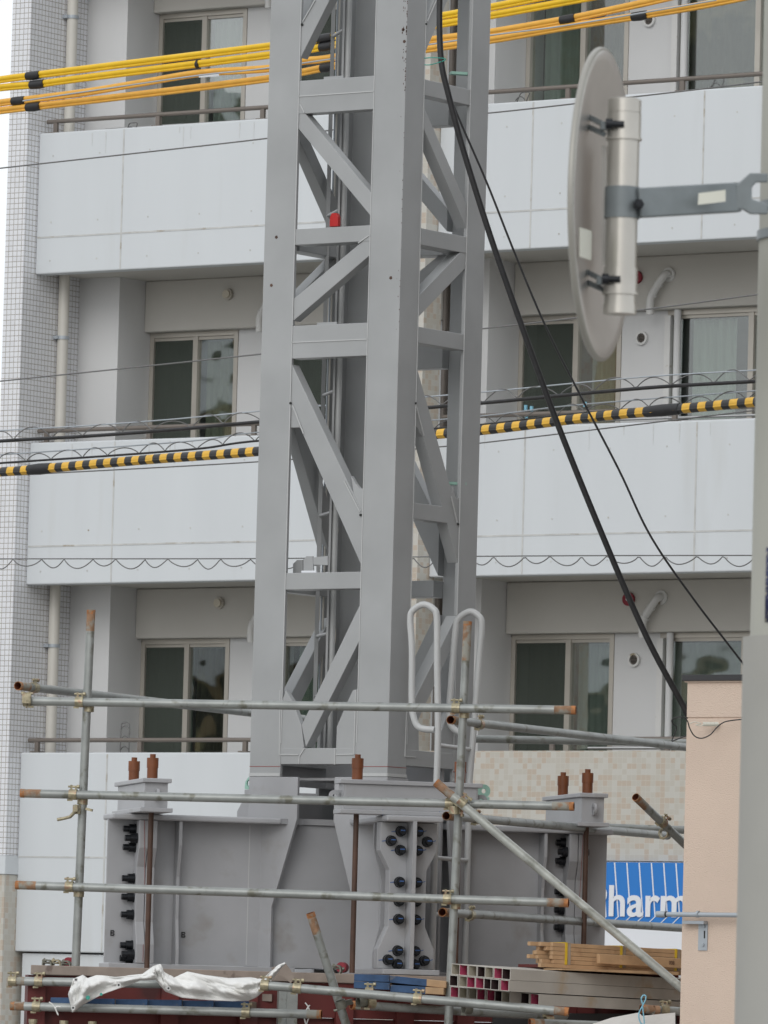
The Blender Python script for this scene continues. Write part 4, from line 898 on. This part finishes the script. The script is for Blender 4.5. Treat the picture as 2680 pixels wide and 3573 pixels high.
# ================================================================== CABLES
def cat(pts,y,n=14,**k):
    return smooth([P(a,b,y=y) for a,b in pts],n)
def cable(name,pts,y,r,m,label,cat_,group=None,n=14,seg=8,**kw):
    m_=MB();m_.path(cat(pts,y,n),r,seg);o=m_.build(name,M[m]);o['label']=label;o['category']=cat_
    if group: o['group']=group
    ORG[o.name]=Vector(o.location);return o
YC=40.6
def ycov(name,cores,mi,label,tapes):
    # cover: main tube plus a lip tube just below
    m_=MB();pts=cat(cores,YC);m_.path(pts,.0215,10);m_.path([p+Vector((0,-.004,-.026)) for p in pts],.011,8)
    o=m_.build(name,M[mi],None);o['label']=label;o['category']='cable';o['group']='yellow covered power cables';ORG[o.name]=Vector(o.location)
    for (xa_,xb_) in tapes:
        best=[];
        for x_ in (xa_,xb_):
            i=min(range(len(pts)),key=lambda k:abs(prj(pts[k])[0]-x_));
            # local interpolation
            j=min(max(i,1),len(pts)-2);p_,q_=pts[j-1],pts[j+1];a_,b_=prj(p_)[0],prj(q_)[0];t=(x_-a_)/(b_-a_);best.append(p_+(q_-p_)*t)
        a_,b_=best;d=(b_-a_)
        MB().path([a_+Vector((0,-.003,-.008)),a_+d*.5+Vector((0,-.003,-.010)),b_+Vector((0,-.003,-.008))],[.032,.035,.032],10).build('tape_wrap',M['black'],o)
    return o
c1=[(-300,316),(0,275),(130,258),(943,157),(1140,128),(1500,60),(1800,5),(2150,-70),(2700,-200)]
ycov('covered_cable',c1,'yel','topmost yellow covered cable crossing behind the tower',[(95,140),(1110,1160)])
c2=[(-300,340),(0,303),(130,291),(300,268),(943,188),(1120,162),(1480,92),(1800,35),(2150,-30),(2700,-140)]
ycov('covered_cable',c2,'yel','second yellow covered cable from the top, tape wrap at its left end',[(108,155),(1118,1160),(688,696)])
c3=[(-300,400),(0,356),(90,345),(300,318),(500,285),(700,252),(943,235),(1060,210),(1160,198),(1480,140),(1720,108),(2000,60),(2010,58),(2300,-5),(2700,-100)]
ycov('covered_cable',c3,'yel2','amber covered cable, third from the top, wrapped where it crosses the window',[(45,88),(1958,2008)])
c4=[(-300,420),(0,383),(100,371),(500,325),(943,270),(1060,248),(1160,228),(1480,170),(1720,135),(1980,90),(2210,55),(2450,15),(2700,-35)]
ycov('covered_cable',c4,'yel2','lowest amber covered cable with three black tape wraps',[(95,142),(1122,1162),(2208,2260)])
o=cable('bare_wire',[(80,352),(350,312),(700,262),(943,236),(1480,158),(1720,122),(2000,85),(2500,0)],YC-.1,.006,'wireg','thin pale support wire beside the lower amber cables','wire')
o=MB();
for (x_,y_) in ((765,263),): 
    c=P(x_-70,y_+2,y=YC-.06);d=(P(x_,y_-2,y=YC-.06)-c);m_=MB();m_.prism([c+Vector((0,0,.012)),c+d+Vector((0,0,.012)),c+d-Vector((0,0,.012)),c-Vector((0,0,.012))],(0,-.004,0));o=m_.build('cable_label',M['white']);o['label']='small white tag wrapped on the amber cable in front of the window';o['category']='tag'
# striped guard
def along(pts):
    L=[0]
    for a,b in zip(pts[:-1],pts[1:]): L.append(L[-1]+(b-a).length)
    return L
sp=cat([(-300,1671),(0,1647),(100,1640),(500,1605),(900,1575),(1460,1521),(1720,1497),(2100,1452),(2620,1404),(2800,1385)],YC,40)
Ls=along(sp);per=.264*.5;m_=MB();sub=[]
tot=Ls[-1];N=int(tot/(per/8));pts=[];import bisect
def at(l):
    i=min(max(bisect.bisect(Ls,l)-1,0),len(sp)-2);t=(l-Ls[i])/(Ls[i+1]-Ls[i]);return sp[i]+(sp[i+1]-sp[i])*t
ss=per/2;k=0;l=0
while l<tot-ss:
    slant=0
    m_.path([at(l),at(l+ss*.5),at(l+ss)],.036,14,k%2,cap=False);m_.path([at(l)+Vector((0,-.03,-.012)),at(l+ss)+Vector((0,-.03,-.012))],.009,6,k%2,cap=False);l+=ss;k+=1
M['gy']=mat('guard_yellow',(.72,.42,.05),.4,ns=14,na=.1);M['gb']=mat('guard_black',(.03,.03,.032),.4,ns=14,na=.1)
o=m_.build('striped_cable_guard',[M['gy'],M['gb']]);o['label']='thick cable guard striped black and yellow across both bays';o['category']='cable guard';ORG[o.name]=Vector(o.location)
for (xa_,xb_) in ((98,180),(2262,2372)):
    ia=min(range(len(sp)),key=lambda q:abs(prj(sp[q])[0]-xa_));ib=min(range(len(sp)),key=lambda q:abs(prj(sp[q])[0]-xb_))
    MB().path([sp[ia],(sp[ia]+sp[ib])/2,sp[ib]],[.039,.044,.041],14).build('joint_sleeve',M['black'],o)
# telecom cables with spiral hangers
def spiral(name,pts,label,rc,rs,pitch,y=YC+.15,strand=None,mat_='wire',phase=0.):
    p=cat(pts,y,30);L=along(p);tot=L[-1];m_=MB();m_.path(p,rc,8)
    n=int(tot/pitch*14);sp_=[]
    import bisect as bs_
    for i in range(n):
        l=tot*i/n;j=min(max(bs_.bisect(L,l)-1,0),len(p)-2);c=p[j]+(p[j+1]-p[j])*((l-L[j])/(L[j+1]-L[j]));t=2*PI*l/pitch+phase
        sp_.append(c+Vector((0,math.cos(t/2)*rs*.6,2*rs*abs(math.sin(t/2))**.8*(1+.18*math.sin(t*.37)))))
    o=m_.build(name,M['rubber'] if rc>.008 else M['wire']);o['label']=label;o['category']='cable';ORG[o.name]=Vector(o.location)
    MB().path(sp_,.0045,5).build('spiral_hanger',M['wire'],o)
    if strand: MB().path([v+Vector((0,0,abs(rs)*2)) for v in p],.0055,6).build('support_wire',M[strand],o)
    return o
spiral('telecom_cable',[(-300,1563),(0,1539),(300,1522),(600,1500),(903,1472),(1460,1425),(1720,1403),(2000,1376),(2300,1350),(2632,1331),(2800,1320)],'upper black telecom cable in a spiral hanger in front of the middle balcony',.0135,.04,.33,strand='wireg')
spiral('telecom_cable',[(-300,1640),(0,1616),(400,1589),(700,1565),(903,1538),(1460,1500),(1720,1478),(1950,1450),(2200,1428),(2632,1395),(2800,1380)],'thin black telecom cable with coils just above the striped guard',.0085,.032,.27,strand='wireg',y=YC+.25)
spiral('telecom_cable',[(-300,1952),(0,1950),(900,1949),(1460,1943),(2000,1939),(2611,1938),(2800,1938)],'straight thin cable with drooping scallops across the lower parapets',.0045,-.033,.245,y=YC+.1)
cable('thin_wire',[(-200,610),(0,587),(930,483),(1500,407),(1720,393),(2210,338),(2650,286),(2800,262)],YC+.3,.0055,'wire','thin dark wire crossing the uppermost parapets','wire')
cable('thin_wire',[(-200,1350),(0,1330),(903,1236),(1500,1165),(1720,1143),(2250,1080),(2640,1028),(2800,1005)],YC+.3,.0055,'wire','thin dark wire crossing the middle windows','wire')
cable('thin_wire',[(-200,1672),(50,1658),(903,1611),(1500,1562),(1720,1541),(2400,1460),(2650,1430),(2800,1410)],YC+.3,.005,'wire','thin dark wire just under the striped guard','wire')
cable('thin_wire',[(0,1330),(903,1236)],YC+.3,.003,'wire','faint second strand near the middle left window','wire') if False else None
# thick black drop cable
def dcab(pts,d,r,label,seg=10):
    p0=P(*pts[0],d=d);m_=MB();m_.path(smooth([PV(a,b,p0,70.) for a,b in pts],10),r,seg);o=m_.build('drop_cable',M['rubber']);o['label']=label;o['category']='cable';return o
dcab([(1538,-140),(1534,0),(1534,120),(1542,230),(1565,330),(1610,500),(1700,790),(1800,1080),(1950,1490),(2120,1910),(2260,2230),(2393,2480),(2480,2660)],37.4,.0175,'thick black cable sweeping down in front of the tower to the stucco pillar')
dcab([(1545,240),(1575,345),(1606,424),(1700,640),(1795,880),(1900,1130),(2020,1370),(2160,1640),(2270,1870),(2420,2090),(2604,2330),(2700,2470)],37.5,.0062,'thin black cable branching off the thick one at the tower',6)
m_=MB();m_.path(smooth([P(a,b,d=37.35) for a,b in ((1480,203),(1510,201),(1550,204),(1552,210),(1530,218),(1500,226),(1481,226))],5),.003,6);o=m_.build('wire_tie',M['teal']);o['label']='thin green wire tie holding the thick black cable to the tower';o['category']='wire'
# ================================================================== STUCCO PILLAR
pk0=P(2392,2500,d=36.);YP=pk0.y
xl=P(2397,2500,y=YP).x;zt_=P(2450,2376,y=YP).z
pw=thing('stucco_wall',(xl+1,YP+.5,0),'peach stucco wall end with dark metal coping beside the utility pole','wall')
st=MB();zj=P(2450,2505,y=YP).z
st.box(xl,xl+2.2,YP,YP+2.,0,zj-.004);st.box(xl+.0,xl+2.2,YP-.001,YP+2.,zj+.004,zt_);st.box(xl+.004,xl+2.2,YP+.006,YP+1.99,zj-.0045,zj+.0045)
st.build('wall_body',M['stucco'],pw)
bx('coping',M['coping'],pw,xl-.022,xl+2.25,YP-.025,YP+2.03,zt_,zt_+.032,bev=.002)
bx('coping_strip',M['stucco'],pw,xl-.012,xl+2.2,YP-.012,YP+2.0,zt_-.008,zt_-.0005)
# conduit on bracket
ca=P(*T(12,990,997),y=YP-.06);cb=P(*T(12,1500,1003),y=YP-.06)
m_=MB();m_.cyl(ca,cb+(cb-ca)*.4,.013,14);m_.cyl(ca,ca+(cb-ca).normalized()*.055,.0175,14);cdt=m_.build('conduit',M['wireg'],pw)
MB().disc(ca+(cb-ca).normalized()*.06,(cb-ca),.0155,.006,14).build('collar',M['black'],cdt)
c=P(*T(12,1237,997),y=YP-.06);m_=MB();m_.ring(c,(cb-ca),.013,.018,.012,16)
def y_(a,b): v=P(*T(12,a,b),y=YP);return v
v0=y_(1168,1025);v1=y_(1298,1058);m_.box(v0.x,v1.x,YP-.045,YP-.004,v1.z,v1.z+.016)
v2=y_(1240,1215);m_.box(v2.x,v1.x,YP-.006,YP-.0015,v2.z,v1.z)
v3=y_(1272,1182);m_.disc((v3.x,YP-.01,v3.z),(0,1,0),.009,.01,6);v3=y_(1278,1070);m_.disc((v3.x,YP-.01,v3.z),(0,1,0),.008,.01,6)
m_.build('bracket',M['wireg'],pw)
v4=y_(1280,1120);MB().box(v4.x-.004,v4.x+.004,YP-.0075,YP-.006,v4.z-.02,v4.z+.02).build('slot',M['dark'],pw)
# small cable with connector on the wall
def kk(a,b): return K(2300,2300,380,1659,a,b)
pts=[(1480,905),(1300,915),(1100,935),(980,965),(880,1040),(780,1150),(650,1205),(540,1170),(470,1060),(430,940),(370,885),(260,890),(195,930),(215,985),(265,1040),(240,1130),(195,1245),(260,1225),(410,1168)]
m_=MB();m_.path(smooth([P(*kk(a,b),d=35.75) for a,b in pts],6),.0036,6);o=m_.build('service_wire',M['rubber']);o['label']='looping thin black service wire against the peach stucco';o['category']='wire';ORG[o.name]=Vector(o.location)
m_=MB()
for k in range(4):
    c=P(*kk(700+k*58,990),d=35.85);m_.cyl(c-hdir(90)*.011,c+hdir(90)*.008,.012,10);m_.cyl(c+hdir(90)*.008,c+hdir(90)*.012,.008,10)
m_.path(smooth([P(*kk(a,b),d=35.85) for a,b in ((470,985),(540,955),(640,985),(560,1000),(640,1020),(680,985))],5),.0025,5);m_.build('insulator',M['label'],o)
# ================================================================== TRAFFIC MIRROR and UTILITY POLE
DM=17.2
mc=P(2099,713,d=DM)
mr_=1091/2./F*DM
nz_=hdir(90+76.5-180)   # axis of the disc, almost sideways
naz=-76.8
nn=hdir(naz)           # points to the left: the mirror face side
mt=thing('convex_mirror',(mc.x,mc.y,mc.z-mr_),'round traffic mirror seen from behind on a short steel pole with a side arm','mirror')
m_=MB();N=64;rs=[(0,.035),(.25,.032),(.5,.026),(.75,.014),(.93,.0),(1.,-.004)]
ref=Vector((0,0,1));sx=nn.cross(ref).normalized()
vs=[mc-nn*.035*0];fs=[]
vs=[];
for (q_,h_) in rs[1:]:
    for k in range(N):
        t=2*PI*k/N;vs.append(mc+nn*h_*1.2+sx*math.cos(t)*mr_*q_*.985+ref*math.sin(t)*mr_*q_*.985)
vs.append(mc+nn*.042);c_=len(vs)-1
for i in range(len(rs)-2):
    for k in range(N): fs.append((i*N+k,i*N+(k+1)%N,(i+1)*N+(k+1)%N,(i+1)*N+k))
for k in range(N): fs.append((c_,(k+1)%N,k))
m_.add(vs,fs,0,True);ob=m_.build('mirror_shell',M['mirrorb'],mt);md=ob.modifiers.new('s','SOLIDIFY');md.thickness=.004
rim=[mc+sx*math.cos(2*PI*k/N)*mr_*.985+ref*math.sin(2*PI*k/N)*mr_*.985 for k in range(N)]
MB().path(rim,.0085,10,closed=True).build('rim',M['rimd'],mt)
# pole of the mirror
pt_=P(*T(3,795,610),d=DM-.10);pb_=P(*T(6,780,340),d=DM-.10);pr=.0395
pt_=Vector((pt_.x,pt_.y,pt_.z));pb_=Vector((pt_.x,pt_.y,pb_.z))
m_=MB();m_.cyl(pb_,pt_,pr,32);m_.cyl(pt_,pt_+Vector((0,0,.006)),pr*1.02,32,r2=pr*.9);pl_=m_.build('pole',M['mpole'],mt)
MB().cyl(pb_-Vector((0,0,.004)),pb_+Vector((0,0,.02)),pr+.0022,32).build('pole_end',M['mpole'],pl_);MB().cyl(pt_-Vector((0,0,.03)),pt_+Vector((0,0,.002)),pr+.0022,32).build('pole_end',M['mpole'],pl_)
for (t_,yy) in ((3,765),(6,150)):
    zc=P(*T(t_,790,yy),d=DM-.10).z;c=Vector((pt_.x,pt_.y,zc));m_=MB();m_.cyl(c-Vector((0,0,.030)),c+Vector((0,0,.033)),pr+.003,32);m_.ring(c-Vector((0,0,.032)),(0,0,1),pr,pr+.006,.006,32);o_=m_.build('band',M['mpole'],mt)
    lf=hdir(-90)
    m_=MB();m_.beam(c+lf*(pr-.002),c+lf*(pr+.02),.02,.075,FW)
    for (dy0,dy1) in ((-95,-15),(-30,42)):
        e0_=P(*T(t_,508,yy+dy0),d=DM+.05);e1_=P(*T(t_,668,yy+dy1),d=DM-.12);m_.beam(e0_,e1_,.012,.013,FW)
    m_.build('mirror_bracket',M['armg'],mt)
    m_=MB();b__=c-hdir(0)*(pr+.006)+lf*.03;m_.cyl(b__+lf*.018,b__-lf*.028,.0085,10);m_.cyl(b__+lf*.018,b__+lf*.001,.014,6);m_.build('bolt',M['bolt'],mt)
# stickers
c=P(*T(3,540,1470),d=DM-.02);bk=mc+nn*.02
def on_back(px_,py_):
    # point on a vertical plane just behind the shell
    p0_=mc-nn*.004;return PV(px_,py_,p0_,naz-90)
v=[on_back(*T(3,a,b)) for a,b in ((508,1372),(578,1392),(575,1570),(508,1548))]
MB().prism([x-nn*.006 for x in v],-nn*.002).build('sticker',M['label'],mt)
# long vertical rib behind shell
v=[on_back(*T(t_,a,b)) for t_,a,b in ((3,640,880),(3,690,880),(6,690,40),(6,640,40))];MB().prism([x-nn*.008 for x in v],-nn*.012).build('rib',M['mirrorb'],mt)
# arm
za=P(*T(3,790,1230),d=DM-.10).z;c=Vector((pt_.x,pt_.y,za));ha=.0365
m_=MB();m_.cyl(c-Vector((0,0,ha*1.08)),c+Vector((0,0,ha*1.08)),pr+.005,32);ar=m_.build('arm_clamp',M['armg'],mt)
a0=P(*T(3,870,1225),d=DM-.14);a1=P(*T(3,1480,1190),d=DM-.02)
m_=MB();m_.beam(a0,a1,.03,.075,(0,0,1));am=m_.build('arm',M['armg'],mt,.004)
v=[P(*T(3,a,b),d=DM-.11+ (a-1240)/600*.1-.02) for a,b in ((1240,1165),(1403,1145),(1403,1215),(1236,1235))];MB().prism(v,-FW*.001).build('sticker',M['label'],am)
m_=MB();dk=DM-.04
m_.prism([P(*T(3,a,b),d=dk) for a,b in ((1465,1118),(1550,1042),(1660,1045),(1660,1098),(1590,1098),(1562,1130),(1562,1200),(1660,1230),(1660,1290),(1555,1290),(1510,1262),(1465,1264))],FW*.03)
m_.build('yoke',M['armg'],mt,.003)
m_=MB();c=P(*T(3,878,1232),d=DM-.16);m_.cyl(c-FW*.02,c+FW*.02,.014,6);m_.cyl(c-FW*.03,c,.007,10);m_.build('bolt',M['bolt'],mt)
# utility pole
up=P(2646+252,960,d=17.6);pr2=(252/ F*17.6)
pp=thing('utility_pole',(up.x,up.y,0),'thick pale concrete utility pole at the right edge','utility pole')
zs=P(2600,2228,d=17.6).z
MB().cyl((up.x,up.y,zs),(up.x,up.y,7.0),pr2,64).build('shaft',M['cpole'],pp)
MB().cyl((up.x,up.y,0),(up.x,up.y,zs-.001),pr2+.018,64).build('lower_sleeve',M['cpole2'],pp)
zb_=za
for dz in (.062,-.012): MB().cyl((up.x,up.y,zb_+dz-.012),(up.x,up.y,zb_+dz+.012),pr2+.006,64).build('steel_band',M['armg'],pp)
# navy notice plate wrapped on the pole
a0_=P(*T(9,1643,400),d=17.42)
zt2=P(*T(9,1650,188),d=17.42).z;zb2=P(*T(9,1650,640),d=17.42).z
m_=MB();vs=[];fs=[];n_=24
ang0=math.atan2(-FW.y,-FW.x);
# find the starting angle so that its left border sits where the photo shows it
best=None
for k in range(0,900):
    t=ang0-1.5+k*.003;p=Vector((up.x+math.cos(t)*(pr2+.004),up.y+math.sin(t)*(pr2+.004),(zt2+zb2)/2));d_=abs(prj(p)[0]-T(9,1643,400)[0])
    if best is None or d_<best[0]: best=(d_,t)
t0=best[1]
for sgn in (1,-1):
    p=Vector((up.x+math.cos(t0+sgn*.2)*(pr2+.004),up.y+math.sin(t0+sgn*.2)*(pr2+.004),3));
    if prj(p)[0]>T(9,1643,400)[0]: sg_=sgn
for k in range(n_+1):
    t=t0+sg_*k/n_*.9
    for z in (zb2,zt2): vs.append((up.x+math.cos(t)*(pr2+.004),up.y+math.sin(t)*(pr2+.004),z))
for k in range(n_): fs.append((2*k,2*k+2,2*k+3,2*k+1))
m_.add(vs,fs,0,True);ob=m_.build('notice_plate',M['navy'],pp);md=ob.modifiers.new('s','SOLIDIFY');md.thickness=.003
